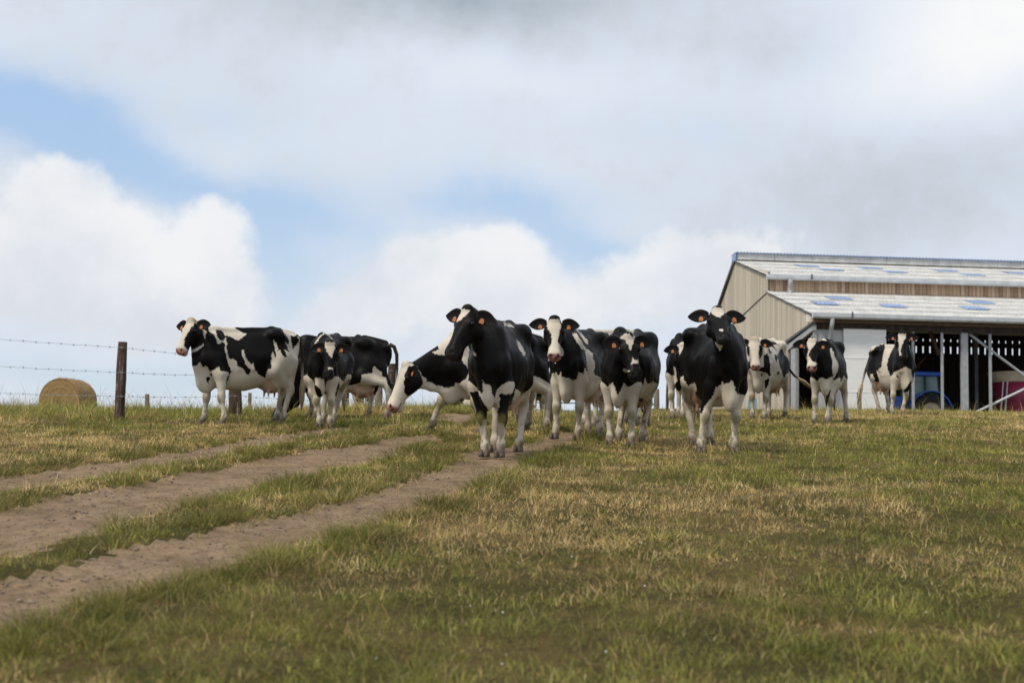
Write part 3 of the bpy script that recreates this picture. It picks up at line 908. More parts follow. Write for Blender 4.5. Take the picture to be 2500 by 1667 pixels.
    # --- coat: black and white patches, drawn on the flank as a map in the animal's own space
    jit = np.stack([fbm(VA, 16, 3 + i, 2) - .5 for i in (0, 1)], 1) * .030 + np.stack([vnoise(VA, 70, 9 + i) - .5 for i in (0, 1)], 1) * .016
    mp = proj(toW(VA)); ppm = FPX / D
    mp = (mp + jit * ppm - np.array([cx, cy])) * cs
    white = np.zeros(len(VA), bool)
    white[kd == 0] = base == 'w'; white[kd == 1] = hbase == 'w'; white[kd == 3] = ears == 'w'
    white[kd == 4] = VA[kd == 4][:, 2] < .80
    lg = np.where(kd[:n0] == 2)[0]
    for i in range(4): white[lg[legid[lg] == i]] = legs[i] == 'w'
    PK = {'n': (0,), 'h': (1,), 'l': (2,), 'e': (3,), 'a': (0, 2), 'x': (0, 1), 't': (4,)}
    for part, colr, poly in pat:
        pts = np.array([float(v) for v in poly.replace(',', ' ').split()]).reshape(-1, 2)
        sel = np.isin(kd, PK[part])
        idx_ = np.where(sel)[0]
        hit = inside(mp[idx_], pts)
        white[idx_[hit]] = colr == 'w'
    tone = vnoise(VA, 5, 31)
    col = np.where(white[:, None], WHITE * (.86 + .22 * tone)[:, None], BLACK * (.7 + .8 * tone)[:, None])
    loc = np.zeros_like(VA)
    H = (VA - P0) @ HA / hs
    hd = kd == 1
    sn = smooth(.478, .505, H[:, 0] + .02 * (vnoise(VA, 40, 5) - .5)) * hd * (H[:, 2] > -.125)
    nosec = {'pink': np.array([.50, .24, .19]), 'black': np.array([.020, .018, .019]), 'mix': np.array([.10, .06, .055])}[nose]
    col = col * (1 - sn[:, None]) + nosec * sn[:, None]
    nost = np.zeros(len(VA))
    for s_ in (1, -1):
        nost = np.maximum(nost, smooth(.030, .016, np.linalg.norm((H - np.array([.515, .047 * s_, -.034])) / np.array([1.2, .8, 1]), axis=1)))
    mouth = smooth(.012, .004, np.abs(H[:, 2] + .122 - .1 * (H[:, 0] - .5))) * (H[:, 0] > .42) * hd
    if nose == 'pink': nost = np.maximum(nost, .75 * smooth(.5, .62, vnoise(VA, 35, 8)) * sn)
    dk = np.maximum(nost * hd, mouth * .8)[:, None]
    col = col * (1 - dk) + np.array([.012, .009, .009]) * dk
    if pollcol is not None:
        pk = (smooth(.05, .0, H[:, 0] + .05 * (vnoise(VA, 25, 4) - .5)) * hd * (H[:, 2] > -.12))[:, None]
        col = col * (1 - pk) + np.asarray(pollcol) * pk
    # pink of the udder
    if udder and not lying:
        uc = tp(-.44, 0, .60)
        ud = smooth(1.15, .9, np.linalg.norm((VA - uc) / np.array([.25, .21, .20]), axis=1)) * (kd == 0) * (VA[:, 2] < uc[2] + .08)
        col = col * (1 - .8 * ud[:, None]) + np.array([.46, .29, .20]) * .8 * ud[:, None]
    # dried mud and grass stains on the legs
    lid = np.full(len(VA), -1); lid[:n0] = legid
    for i, (rs, gz, J) in enumerate(legsegs):
        mk = (lid == i)
        hz_ = VA[:, 2] - gz
        mud = smooth(.20, .05, hz_ + .16 * (fbm(VA, 14, 41 + i) - .5)) * .88 * mk
        spl = smooth(.54, .64, vnoise(VA * np.array([1, 1, .6]), 38, 13 + i)) * smooth(.5, .15, hz_) * .7 * mk
        if i >= 2: spl = np.maximum(spl, dirt * .9 * smooth(.42, .60, fbm(VA, 9, 23 + i)) * smooth(.62, .25, hz_) * mk)
        mm = np.maximum(mud, spl)[:, None]
        col = col * (1 - mm) + np.array([.10, .066, .036]) * mm
        if i < 2:
            kk = J[2] + np.array([.045, 0, -.03])
            st = (smooth(.085, .03, np.linalg.norm((VA - kk) * np.array([1, 1.1, .8]), axis=1) + .03 * (vnoise(VA, 40, 3) - .5)) * mk * .75)[:, None]
            col = col * (1 - st) + np.array([.17, .15, .05]) * st
    col[kd == 4] = col[kd == 4] * (1 - .35) + np.array([.10, .07, .04]) * .35
    rz = math.atan2(fwd[1], fwd[0])
    root = thing('cow', label, 'cow', tuple(org), rz, 'black and white dairy cows on the slope')
    root.scale = (sc, sc, sc)
    body = mesh_np('body', VA, [np.concatenate(Q4)] + N6, M['coat'], root, col)
    # eyes
    for s_ in (1, -1):
        mb = MB(); c_ = hp(.150, .119 * s_, -.046)
        mb.lathe([(.0, -.021), (.011, -.018), (.019, -.009), (.021, 0), (.019, .009), (.011, .018), (0, .021)], c_, hl, 12)
        mb.build('eye', M['eye'], root, True)
    if tags:
        for (tc_, o_, w_, nr) in tagpos:
            c_ = tc_ + nr * .010
            w2 = w_; o2 = o_
            poly = [c_ + o2 * a + w2 * b for a, b in ((-.009, -.028), (.009, -.028), (.024, -.008), (.024, .028), (-.024, .028), (-.024, -.008))]
            MB().prism(poly, np.cross(o2, w2) / np.linalg.norm(np.cross(o2, w2)), .006).build('ear_tag', M['tag'], root)
    if not lying:
        # tail switch
        e_ = tpw[-1]; dv = tpw[-1] - tpw[-2]; dv /= np.linalg.norm(dv)
        mb = MB()
        for k in range(7):
            a_ = 2 * math.pi * k / 7; of = np.array([math.cos(a_), math.sin(a_), 0]) * (.018 if k else 0)
            ln = .27 + .08 * math.sin(k * 2.3)
            mb.tube([e_ - dv * .10 + of * .4, e_ + dv * .04 + of * 1.3, e_ + dv * ln * .6 + of * 1.2 + np.array([0, 0, -.02]), e_ + dv * ln + of * .3 + np.array([0, 0, -.04])], [.016, .026, .022, .004], 7)
        mb.build('tail_switch', M['tuft'], root, True)
        for (hx, hy, gz) in hoof_at:
            mb = MB()
            for s_ in (1, -1):
                ring = lambda z, f, bk, w: [(hx + f * c1 if c1 > 0 else hx + bk * c1, hy + s_ * .029 + w * s1, gz + z) for c1, s1 in ((math.cos(2 * math.pi * k / 10), math.sin(2 * math.pi * k / 10)) for k in range(10))]
                Vv = ring(0.0, .085, .05, .030) + ring(.018, .082, .05, .030) + ring(.050, .055, .047, .027) + ring(.078, .034, .045, .025)
                Ff = [(r * 10 + k, r * 10 + (k + 1) % 10, (r + 1) * 10 + (k + 1) % 10, (r + 1) * 10 + k) for r in range(3) for k in range(10)]
                Ff += [tuple(range(9, -1, -1)), tuple(range(30, 40))]
                mb.add(Vv, Ff)
            mb.build('hoof', M['hoof'], root, True)
    return root
C1, C2, C3, C4, C5, C6 = (380, 740, 4.9), (660, 780, 5.6), (950, 720, 3.7333), (1260, 740, 4.355), (1600, 720, 4.125), (1900, 780, 5.6)
cow('patched cow with a pale crown standing broadside at the left end of the herd', 21.4, 598, 57, (466, 783), 28, 58, C1, 'w', [
    ('n', 'b', '580,255 620,270 645,345 690,370 720,430 750,490 790,460 830,500 835,580 860,700 905,830 840,875 800,840 755,760 650,815 600,745 570,765 530,700 490,745 430,760 400,620 480,520 470,300 540,260'),
    ('n', 'b', '720,310 790,330 835,400 815,450 760,440 725,390'),
    ('n', 'b', '840,380 990,440 1090,375 960,300 880,265 1000,235 1100,270 1300,240 1440,230 1520,320 1600,450 1590,490 1555,470 1590,580 1530,550 1575,640 1540,650 1480,560 1470,575 1450,480 1400,430 1430,550 1450,640 1430,645 1400,570 1385,650 1385,780 1340,800 1310,900 1280,890 1240,860 1180,770 1165,715 1140,735 1080,640 1060,560 1030,570 1040,640 1080,730 1140,800 1130,865 1080,850 1050,790 1000,760 950,680 870,655 850,560'),
    ('n', 'b', '1610,380 1690,390 1720,450 1650,545 1630,480'),
    ('n', 'b', '645,840 690,845 690,880 655,870'), ('n', 'b', '610,890 640,870 655,900 630,955 605,940'), ('a', 'b', '850,880 890,855 870,920 850,980'),
    ('h', 'b', '470,235 540,230 600,480 490,540 390,565 345,520 340,440 375,370 430,290'), ('h', 'b', '335,250 200,240 200,400 290,430 308,380 318,300')],
    hoofx=(541, 490, 684, 670), hbase='w', pollcol=(.40, .33, .19), eardroop=-.1, hs=1.0)
cow('black cow facing forward, head lowered, narrow white band over its withers', 21.2, 803, 6, (806, 836), 2, 70, C2, 'b', [
    ('n', 'w', '600,340 660,230 740,170 800,190 870,290 845,280 790,215 740,195 690,225 640,310 600,380'),
    ('n', 'w', '620,790 700,810 735,830 745,990 735,1060 690,960 650,900 610,900'), ('n', 'w', '755,1060 765,960 790,830 850,790 900,830 870,940 800,1060'),
    ('n', 'w', '950,920 945,800 1000,850 1060,750 1090,740 1060,850 960,980'),
    ('h', 'w', '745,315 880,305 885,390 833,525 775,440 747,380'), ('h', 'w', '780,655 850,650 855,680 800,690')],
    hoofx=(804, 779, 812, 786), nose='black', eardroop=.22, reach=1.0, udder=False, hs=1.04, scale=.94, fat=.80)
cow('black cow grazing broadside, head down, behind the front facing cow with banded withers', 23.6, 818, 84, (700, 950), 74, 60, C2, 'b', [
    ('n', 'w', '940,930 1000,915 1200,880 1320,820 1390,720 1415,630 1450,655 1530,720 1520,950 1300,1010 940,1010'),
    ('n', 'w', '430,860 550,840 580,980 520,970 470,900'), ('l', 'w', '1380,560 1450,660 1560,730 1620,870 1650,1000 1640,1450 1200,1450 1300,850'),
    ('l', 'b', '1390,900 1480,900 1490,1050 1450,1070 1400,1000'), ('l', 'b', '1570,690 1700,600 1700,950 1640,960 1600,860')],
    hoofx=(768, 756, 941, 893), nose='black', reach=1.2, sink=.12, scale=1.02, tail=[(-.86, 0, 1.345), (-.94, .0, 1.31), (-.985, 0, 1.18), (-.99, .0, .95), (-.98, .01, .72), (-.97, .02, .58)], dirt=.8)
cow('cow reaching its white face low to the left, half behind the foremost cow', 20.0, 1202, 62, (990, 890), 62, 64, C3, 'w', [
    ('x', 'b', '440,445 450,500 400,520 420,540 490,550 560,580 660,590 735,690 690,800 600,800 600,830 510,850 400,800 330,790 250,640 170,620 350,480'),
    ('n', 'b', '700,300 1000,262 1030,300 1150,300 1600,250 1600,820 1250,900 900,800 745,790 740,600'),
    ('h', 'w', '90,600 185,600 140,740 130,870 170,915 250,885 310,810 330,850 200,1040 60,1060 60,800'), ('h', 'w', '275,705 330,730 390,800 330,830 300,800'),
    ('h', 'b', '180,640 260,660 300,750 312,810 250,890 170,920 130,870 138,740')],
    scale=1.03, sink=.10, hoofx=(1172, 1046, 1328, 1284), hbase='w', reach=1.35, eardroop=.25, hs=1.18)
cow('foremost cow, nearly all black with its head turned left, standing on the bare track', 15.6, 1220, 12, (1141, 755), 45, 57, C3, 'b', [
    ('n', 'w', '800,880 835,880 862,905 855,780 870,815 910,815 935,860 940,920 985,960 1000,900 975,870 1035,850 1045,810 1090,820 1060,870 1040,970 1010,1080 930,1080 870,1000'),
    ('n', 'w', '1150,850 1195,880 1195,930 1250,930 1330,900 1300,1000 1150,1100 1100,1060 1130,930'),
    ('n', 'w', '1158,405 1190,430 1240,530 1235,560 1215,535 1170,450'), ('n', 'w', '1045,255 1100,262 1140,290 1090,292 1060,285'),
    ('h', 'w', '655,130 742,135 700,180 640,240 615,262 622,210'), ('x', 'w', '765,515 795,540 790,560 762,545'),
    ('l', 'b', '690,880 860,880 915,1140 850,1125 850,1215 820,1180'), ('l', 'b', '1010,900 1140,900 1105,1020 1070,1245 1040,1180 985,1135')],
    hoofx=(1221, 1184, 1266, 1206), nose='black', voxel=.0115, eardroop=-.05, fat=1.0, earback=(.75, -.25))
cow('cow with full white blaze and pink nose, two white stripes behind its shoulder', 19.2, 1418, 20, (1354, 779), 0, 63, C4, 'b', [
    ('n', 'w', '595,320 640,315 690,400 735,480 770,500 820,540 835,650 800,700 760,725 745,640 735,500 690,490 650,420'), ('n', 'w', '640,280 690,310 760,400 768,440 740,420 690,360'),
    ('n', 'w', '340,770 370,750 430,735 450,770 480,720 490,790 540,790 600,820 650,800 655,730 720,750 730,680 745,725 800,700 830,640 832,760 900,790 980,900 960,1180 340,1180'),
    ('n', 'w', '350,530 475,535 425,650'),
    ('h', 'w', '325,175 465,170 482,240 455,330 440,410 500,490 500,560 330,560 340,490 380,400 370,320 328,250')],
    hoofx=(1409, 1354, 1462, 1434), reach=1.0, eardroop=-.02)
cow('cow with a white back seen between two others, head hidden behind the white blazed cow', 22.4, 1488, 36, (1436, 850), 10, 60, C4, 'b', [
    ('n', 'w', '660,265 760,250 880,215 960,190 1100,270 1080,330 1000,350 960,310 860,310 740,285')], hoofx=(1447, 1423, 1552, 1524), scale=1.04)
cow('black cow with a small white blaze and white snip, head tilted right, round belly', 18.0, 1538, 18, (1533, 820), -22, 60, C4, 'b', [
    ('n', 'w', '900,930 970,890 1030,840 1060,910 1085,980 1110,940 1140,840 1200,890 1270,900 1310,945 1300,1100 1000,1120 900,1000'),
    ('n', 'w', '1320,930 1340,880 1370,795 1400,860 1460,835 1500,860 1420,1050 1310,1000'), ('n', 'w', '1165,285 1245,285 1260,370 1240,375 1220,320'),
    ('h', 'w', '1105,375 1150,325 1210,322 1250,370 1240,440 1215,505 1190,450 1160,400'), ('h', 'w', '1228,560 1250,590 1310,610 1300,642 1225,640'), ('x', 'w', '1130,690 1160,695 1220,730 1140,728')],
    hoofx=(1540, 1487, 1566, 1508), legs='wwww', nose='black', reach=1.0, hroll=-8, eardroop=.05, dirt=1.2, fat=1.12)
cow('cow mostly hidden behind the big black one, one ear and white strip showing', 25.0, 1668, 14, (1668, 842), 0, 62, C5, 'b', [
    ('n', 'w', '205,545 245,520 225,580 200,680 210,780 225,870 190,900 140,800 190,815 188,700 192,600'), ('h', 'w', '205,460 360,440 360,700 240,700 240,540')],
    hoofx=(1665, 1640, None, None), hbase='b')
cow('large black cow with raised head and white star standing in front of the barn end', 17.3, 1738, -10, (1752, 757), -3, 35, C5, 'b', [
    ('n', 'w', '490,970 550,940 530,1010'), ('n', 'w', '620,940 640,905 668,905 672,850 690,900 745,890 760,855 790,910 815,975 850,1020 700,1120 630,1120'),
    ('n', 'w', '560,1010 1000,1010 1000,1250 560,1250'), ('n', 'w', '255,820 330,920 400,870 420,950 390,1000 300,960'),
    ('h', 'w', '550,165 580,130 690,130 712,170 650,228 600,216'), ('h', 'w', '640,345 682,340 682,370 640,372'), ('x', 'w', '595,490 640,445 690,450 690,500 650,565'),
    ('l', 'b', '400,860 630,860 600,980 540,1060 500,1120 465,1190 440,1190'), ('l', 'b', '640,780 1010,780 1010,960 900,1005 850,1000 815,960 790,900 760,850 740,885 690,900 672,850 640,905')],
    scale=1.03, hoofx=(1792, 1712, 1736, 1694), nose='black', voxel=.012, reach=1.02, fat=.80, eardroop=-.15, dirt=.5)
cow('mostly white cow with black streaks over its back, before the barn opening', 26.0, 1874, 25, (1843, 828), 4, 66, C5, 'w', [
    ('n', 'b', '1050,625 1130,590 1150,640 1162,850 1125,790 1060,765 1000,760 1030,700'), ('n', 'b', '1060,440 1140,470 1220,500 1180,490 1220,560 1170,520 1130,470'), ('n', 'b', '1190,590 1240,620 1220,690'),
    ('n', 'b', '1270,540 1300,600 1350,650 1400,720 1300,840 1270,760 1250,700 1230,600'), ('n', 'b', '1100,470 1200,470 1250,500 1180,500'), ('n', 'b', '1225,770 1250,770 1250,800 1225,800'), ('n', 'b', '1140,540 1165,560 1170,600 1150,580'),
    ('n', 'b', '915,690 950,660 960,740 920,760'), ('n', 'b', '1060,790 1090,790 1080,820 1062,815'), ('n', 'b', '1330,600 1390,560 1390,640 1340,650'),
    ('h', 'b', '900,480 925,480 945,540 952,600 935,620 925,570'), ('h', 'b', '1048,500 1090,520 1080,600 1045,650 1042,570'),
    ('l', 'b', '1100,860 1145,840 1140,900 1100,960')], hoofx=(1864, 1835, 1915, 1876), hbase='w', pollcol=(.46, .38, .24), voxel=.014, eardroop=.05,
    tail=[(-.86, 0, 1.345), (-.94, .03, 1.28), (-.98, .08, 1.10), (-1.0, .16, .92), (-1.05, .26, .78), (-1.16, .36, .70)])
cow('black cow with a white shoulder band and blaze, heavy udder, before the white barn door', 25.0, 2022, 17, (1984, 830), 14, 62, C6, 'b', [
    ('n', 'w', '480,230 540,200 640,270 720,360 780,520 820,600 820,680 790,750 760,810 740,700 735,560 700,400 600,290'),
    ('n', 'w', '380,860 440,790 500,840 520,870 560,810 610,790 640,820 740,780 760,830 860,850 900,770 925,800 890,870 980,900 960,1200 380,1200'),
    ('n', 'w', '890,340 960,450 1000,600 965,540 940,575 930,520 960,510'), ('n', 'w', '960,380 1040,400 1040,520 980,480'),
    ('h', 'w', '390,255 545,255 490,350 430,430 415,500 470,580 540,590 480,680 310,640 330,560 395,500 410,420 390,330'),
    ('l', 'b', '640,980 720,950 690,1080 660,1220 635,1130')], hoofx=(2018, 1987, 2066, 2024), voxel=.014, hroll=6, eardroop=.08, fat=1.0)
cow('rightmost cow standing apart before the open barn bay, white blaze, black spot on its chest', 29.6, 2176, -12, (2203, 814), 8, 64, C6, 'b', [
    ('n', 'w', '1250,420 1290,340 1450,290 1445,325 1350,365 1280,430'), ('n', 'w', '1455,330 1610,290 1590,350 1520,500 1500,580 1480,620 1500,690 1520,760 1400,720 1360,690 1410,650 1420,540 1450,420'),
    ('n', 'w', '1340,690 1400,730 1510,700 1540,790 1580,720 1660,690 1750,640 1810,690 1840,800 1700,1000 1400,1000 1380,850'), ('n', 'b', '1620,745 1660,785 1655,825 1625,790'),
    ('h', 'w', '1635,195 1755,190 1740,250 1690,350 1665,430 1695,490 1600,490 1645,430 1655,350 1640,270'), ('x', 'w', '1720,540 1760,490 1760,520 1725,550')],
    hoofx=(2206, 2180, 2172, 2148), nose='black', voxel=.014, eardroop=.0, fat=.80, tail=[(-.86, 0, 1.345), (-.94, -.02, 1.28), (-.98, -.06, 1.10), (-.99, -.12, .92), (-.99, -.18, .70), (-.98, -.22, .55)])
# far cows beyond the crest
cow('white legged cow far off, seen between fence posts under a grazing cow', 27.8, 880, 4, (880, 900), 0, 60, C2, 'b', [], hbase='b', voxel=.018, hoofx=(893, 866, 896, 870), reach=1.0, tags=False)
cow('black and white cow lying on the crest behind the lowered white face', 31.5, 1140, 84, (1112, 968), 70, 50, C3, 'b', [('n', 'w', '640,950 700,940 760,960 760,1000 650,1010'), ('n', 'w', '720,900 745,930 730,960')], hbase='b', voxel=.018, lying=True, tags=False, udder=False, sink=.26, scale=.9)
cow('distant cow with lowered white head by the gate, behind the flank of the foremost cow', 33.0, 1312, 4, (1304, 936), 20, 72, C3, 'b', [('h', 'w', '1000,600 1335,780 1345,860 1330,1100 1000,1100')], hbase='b', voxel=.018, reach=1.15, tags=False)
# ------------------------------------------------------------------ barn
def plank_fn(c0, c1, c2, pitch, axis):
    def fn(T, b):
        co = obj_co(T)
        sp_ = T.new('ShaderNodeSeparateXYZ'); T.l.new(co, sp_.inputs[0])
        u = T.math('DIVIDE', sp_.outputs[axis], pitch)
        cell = T.math('FLOOR', u); fr = T.math('FRACT', u)
        wn = T.new('ShaderNodeTexWhiteNoise', noise_dimensions='1D'); T.l.new(cell, wn.inputs['W'])
        g = T.noise(T.vmath('MULTIPLY', co, (6, 6, .45)), 2.0, 5, .6)
        f = T.math('ADD', T.math('MULTIPLY', wn.outputs['Value'], .55), T.math('MULTIPLY', g.outputs['Fac'], .6))
        col = T.ramp(f, [(.2, c0), (.55, c1), (.95, c2)])
        gap = T.math('LESS_THAN', T.math('ABSOLUTE', T.math('SUBTRACT', fr, .5)), .46)
        col = T.mix(gap, tuple(.35 * v for v in c0) + (1,), col)
        T.l.new(col, b.inputs['Base Color'])
        bump(T, b, T.math('ADD', T.math('MULTIPLY', gap, .6), T.math('MULTIPLY', wn.outputs['Value'], .5)), .6, .03)
    return fn
M['grey_planks'] = material('weathered_boards', (.4, .36, .3), .85, plank_fn((.37, .315, .245), (.54, .475, .385), (.66, .59, .49), .145, 1))
M['brown_planks'] = material('brown_boards', (.3, .2, .13), .85, plank_fn((.32, .21, .14), (.62, .43, .29), (.76, .58, .42), .19, 0))
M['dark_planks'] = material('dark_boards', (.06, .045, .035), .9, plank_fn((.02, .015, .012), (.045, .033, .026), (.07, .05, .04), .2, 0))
M['cement'] = material('fibre_cement_sheet', (.5, .5, .5), .8, mottled((.42, .42, .405), (.60, .60, .59), 2.2, .8, None, .1, 8))
M['blue_sheet'] = material('blue_rooflight_sheet', (.20, .32, .62), .35, mottled((.18, .28, .50), (.27, .37, .60), 4, .35, None, .05))
M['zinc'] = material('zinc', (.50, .53, .56), .45, mottled((.54, .57, .60), (.68, .71, .74), 3, .45, None, .05), Metallic=.35)
M['steel'] = material('painted_steel', (.34, .35, .36), .5, mottled((.30, .31, .33), (.40, .41, .42), 4, .5, None, .05))
M['white_panel'] = material('white_door_panel', (.60, .60, .58), .6, mottled((.78, .78, .76), (.86, .86, .84), 1.6, .6, (1, 1, 4), .05))
M['grey_panel'] = material('grey_door_panel', (.45, .46, .46), .6, mottled((.40, .41, .41), (.50, .51, .51), 1.6, .6, None, .05))
M['timber'] = material('timber_beam', (.16, .10, .065), .8, mottled((.10, .06, .04), (.24, .155, .10), 4, .8, (1, 6, 6), .2))
M['dark_trim'] = material('dark_trim', (.06, .07, .07), .6, mottled((.045, .055, .055), (.09, .10, .10), 4, .6, None, .05))
M['teal'] = material('teal_panel', (.06, .30, .38), .55, mottled((.045, .26, .34), (.09, .35, .42), 2, .55, None, .05))
M['concrete'] = material('concrete', (.4, .39, .36), .9, mottled((.30, .29, .27), (.46, .45, .42), 5, .9, None, .2))
def glow(name, c):
    mt = material(name, c, .5)
    T = NT(mt.node_tree); b = T.n['Principled BSDF']
    tr = T.new('ShaderNodeBsdfTranslucent'); tr.inputs[0].default_value = (*c, 1)
    mx = T.new('ShaderNodeMixShader'); mx.inputs[0].default_value = .85
    T.l.new(b.outputs[0], mx.inputs[1]); T.l.new(tr.outputs[0], mx.inputs[2]); T.l.new(mx.outputs[0], T.n['Material Output'].inputs[0])
    return mt
M['translucent'] = glow('translucent_sheet', (.78, .80, .95))
bc = .085
eL = np.array([math.sqrt(1 - bc * bc), bc, 0]); eG = np.array([-bc, eL[0], 0])
B0 = at(1985, 762, 60); BZ = float(sheet(13, 60)) - .05
barn = thing('barn', 'long timber barn with stepped grey corrugated roof and open bays, right of the herd', 'barn', (B0[0], B0[1], BZ), math.atan2(eL[1], eL[0]))
zz = lambda w: w - BZ                       # world height -> barn height
LEN = 34.0
EAVE, LTOP, UEAVE, RIDGE, FAR = zz(8.08), zz(9.92), zz(10.72), zz(12.32), zz(9.3)
gL, gR, gF = 7.25, 13.6, 19.0
# roofs: corrugated sheets running down the slope
def corrugated(name, l0, l1, g0, z0, g1, z1, mat, pitch=.177, amp=.026, th=.03, parent=None, lift=0.0, rows=1):
    n = int((l1 - l0) / pitch * 6)
    ls = np.linspace(l0, l1, n + 1)
    w = amp * np.cos(2 * math.pi * ls / pitch)
    V = []; F = []
    nrm = np.array([0, -(z1 - z0), (g1 - g0)]); nrm = nrm / np.linalg.norm(nrm)
    if nrm[2] < 0: nrm = -nrm
    for r in range(rows):                    # lapped courses
        a, b = r / rows, (r + 1) / rows + (.012 if r < rows - 1 else 0)
        la, lb = .0 + lift, .028 + lift
        base = len(V)
        for side in (0, 1):
            for t, lf in ((a, lb), (b, la)):
                p = np.stack([ls, np.full(n + 1, g0 + (g1 - g0) * t), np.full(n + 1, z0 + (z1 - z0) * t)], 1)
                p = p + nrm * (w + lf - side * th)[:, None]
                V.append(p)
        k = n + 1; o = base // 1
        o = r * 4 * k
        i = np.arange(n)
        F += [np.stack([o + i, o + i + 1, o + k + i + 1, o + k + i], 1), np.stack([o + 2 * k + i, o + 3 * k + i, o + 3 * k + i + 1, o + 2 * k + i + 1], 1),
              np.stack([o + i, o + 2 * k + i, o + 2 * k + i + 1, o + i + 1], 1), np.stack([o + k + i, o + k + i + 1, o + 3 * k + i + 1, o + 3 * k + i], 1)]
    return mesh_np(name, np.concatenate(V), [np.concatenate(F)], mat, parent or barn, sm=True)
gf = lambda t, a, b: a + (b - a) * t
r1 = corrugated('lower_roof', -.10, LEN, -.25, EAVE - .06, gL, LTOP, M['cement'], rows=5)
r2 = corrugated('upper_roof', -.14, LEN, gL - .22, UEAVE - .06, gR, RIDGE, M['cement'], rows=4)
corrugated('rear_roof', -.14, LEN, gF, FAR, gR, RIDGE, M['cement'])
# rooflights: coloured sheets let into the courses
def rooflight(l, wdt, t0, t1, upper):
    a = (gL - .22, UEAVE - .06, gR, RIDGE) if upper else (-.25, EAVE - .06, gL, LTOP)
    corrugated('rooflight', l, l + wdt, gf(t0, a[0], a[2]), gf(t0, a[1], a[3]), gf(t1, a[0], a[2]), gf(t1, a[1], a[3]), M['blue_sheet'], parent=(r2 if upper else r1), lift=.036, th=.012, amp=.026)
for l, t in ((.9, .36), (2.2, .63), (3.95, .33), (7.7, .33), (8.9, .62)): rooflight(l + .0, 1.06, t, t + .15, False)
for l, t in ((2.6, .62), (3.4, .38), (5.9, .60), (6.6, .36), (9.75, .56), (10.5, .32), (13.4, .56), (14.0, .34)): rooflight(l + .03, 1.06, t, t + .13, True)
# ridge vent: upright pale boards under a blue-grey capping
mb = MB()
for k in range(int(LEN / 2.0)):
    mb.box((.0 + 2.0 * k + .99, gR - .30, RIDGE + .17), (1.985, .05, .34))
    mb.box((.0 + 2.0 * k + .99, gR + .30, RIDGE + .17), (1.985, .05, .34))
mb.build('ridge_vent', M['cement'], barn)
corrugated('ridge_cap', -.12, LEN, gR - .42, RIDGE + .35, gR + .42, RIDGE + .35, M['blue_sheet'], amp=.035)
MB().box((-.09, gR, RIDGE + .13), (.05, .80, .42)).build('ridge_end_plate', M['blue_sheet'], barn)
# gable wall with the passage opening
op0, op1 = .55, 3.9
hz0, hz1 = zz(7.70), zz(7.20)
gw = MB()
gw.prism([(0, op1, -.3), (0, gF - .1, -.3), (0, gF - .1, FAR - .12), (0, gR, RIDGE - .08), (0, gL, UEAVE + .12), (0, gL, LTOP - .1), (0, .05, EAVE - .12), (0, .05, hz0), (0, op1, hz1)], (1, 0, 0), .10)
gw.build('gable_wall', M['grey_planks'], barn)
mb = MB(); s0, s1 = np.array([-.012, gL + .1, LTOP - .06]), np.array([-.012, 14.2, zz(9.0)])
mb.tube([s0, s1], .028, 6); mb.build('flashing', M['dark_trim'], barn)
mb = MB(); mb.tube([(-.07, gR + .1, RIDGE - .03), (-.07, gF, FAR)], .085, 6); mb.build('verge_board', M['dark_trim'], barn)
mb = MB(); mb.tube([(-.05, gL - .4, UEAVE - .16), (-.05, gR - .2, RIDGE - .10)], .03, 6); mb.build('verge_board', M['dark_trim'], barn)
mb = MB(); mb.tube([(-.05, -.2, EAVE - .12), (-.05, gL, LTOP - .06)], .03, 6); mb.build('verge_board', M['dark_trim'], barn)
mb = MB(); mb.box8([(-.06, .02, hz0 - .10), (.12, .02, hz0 - .10), (.12, op1 + .6, hz1 - .12), (-.06, op1 + .6, hz1 - .12), (-.06, .02, hz0), (.12, .02, hz0), (.12, op1 + .6, hz1), (-.06, op1 + .6, hz1)])
mb.build('lintel', M['dark_trim'], barn)
mb = MB(); mb.box8([(.0, .06, hz0 - .36), (.16, .06, hz0 - .36), (.16, op1, hz1 - .40), (.0, op1, hz1 - .40), (.0, .06, hz0 - .12), (.16, .06, hz0 - .12), (.16, op1, hz1 - .14), (.0, op1, hz1 - .14)])
mb.build('lintel_rail', M['steel'], barn)
MB().box((.06, 2.95, hz1 / 2 - .35), (.16, .75, hz1 - .1)).build('column', M['steel'], barn, bevel=.01)
MB().box((.10, 7.6, 1.1), (.30, .55, 3.1)).build('column', M['zinc'], barn, bevel=.01)
mb = MB(); mb.prism([(-.014, 9.3, -.2), (-.014, 10.9, -.2), (-.014, 10.9, 1.05), (-.014, 9.3, 1.05)], (1, 0, 0), .013); mb.build('gable_door', M['teal'], barn)
mb = MB(); mb.prism([(-.014, 14.2, -.2), (-.014, 16.0, -.2), (-.014, 16.0, .70), (-.014, 14.2, .70)], (1, 0, 0), .013); mb.build('gable_door', M['teal'], barn)
MB().box((-.05, .55, EAVE - .18), (.12, .12, .30)).build('lamp_bracket', M['white_panel'], barn)
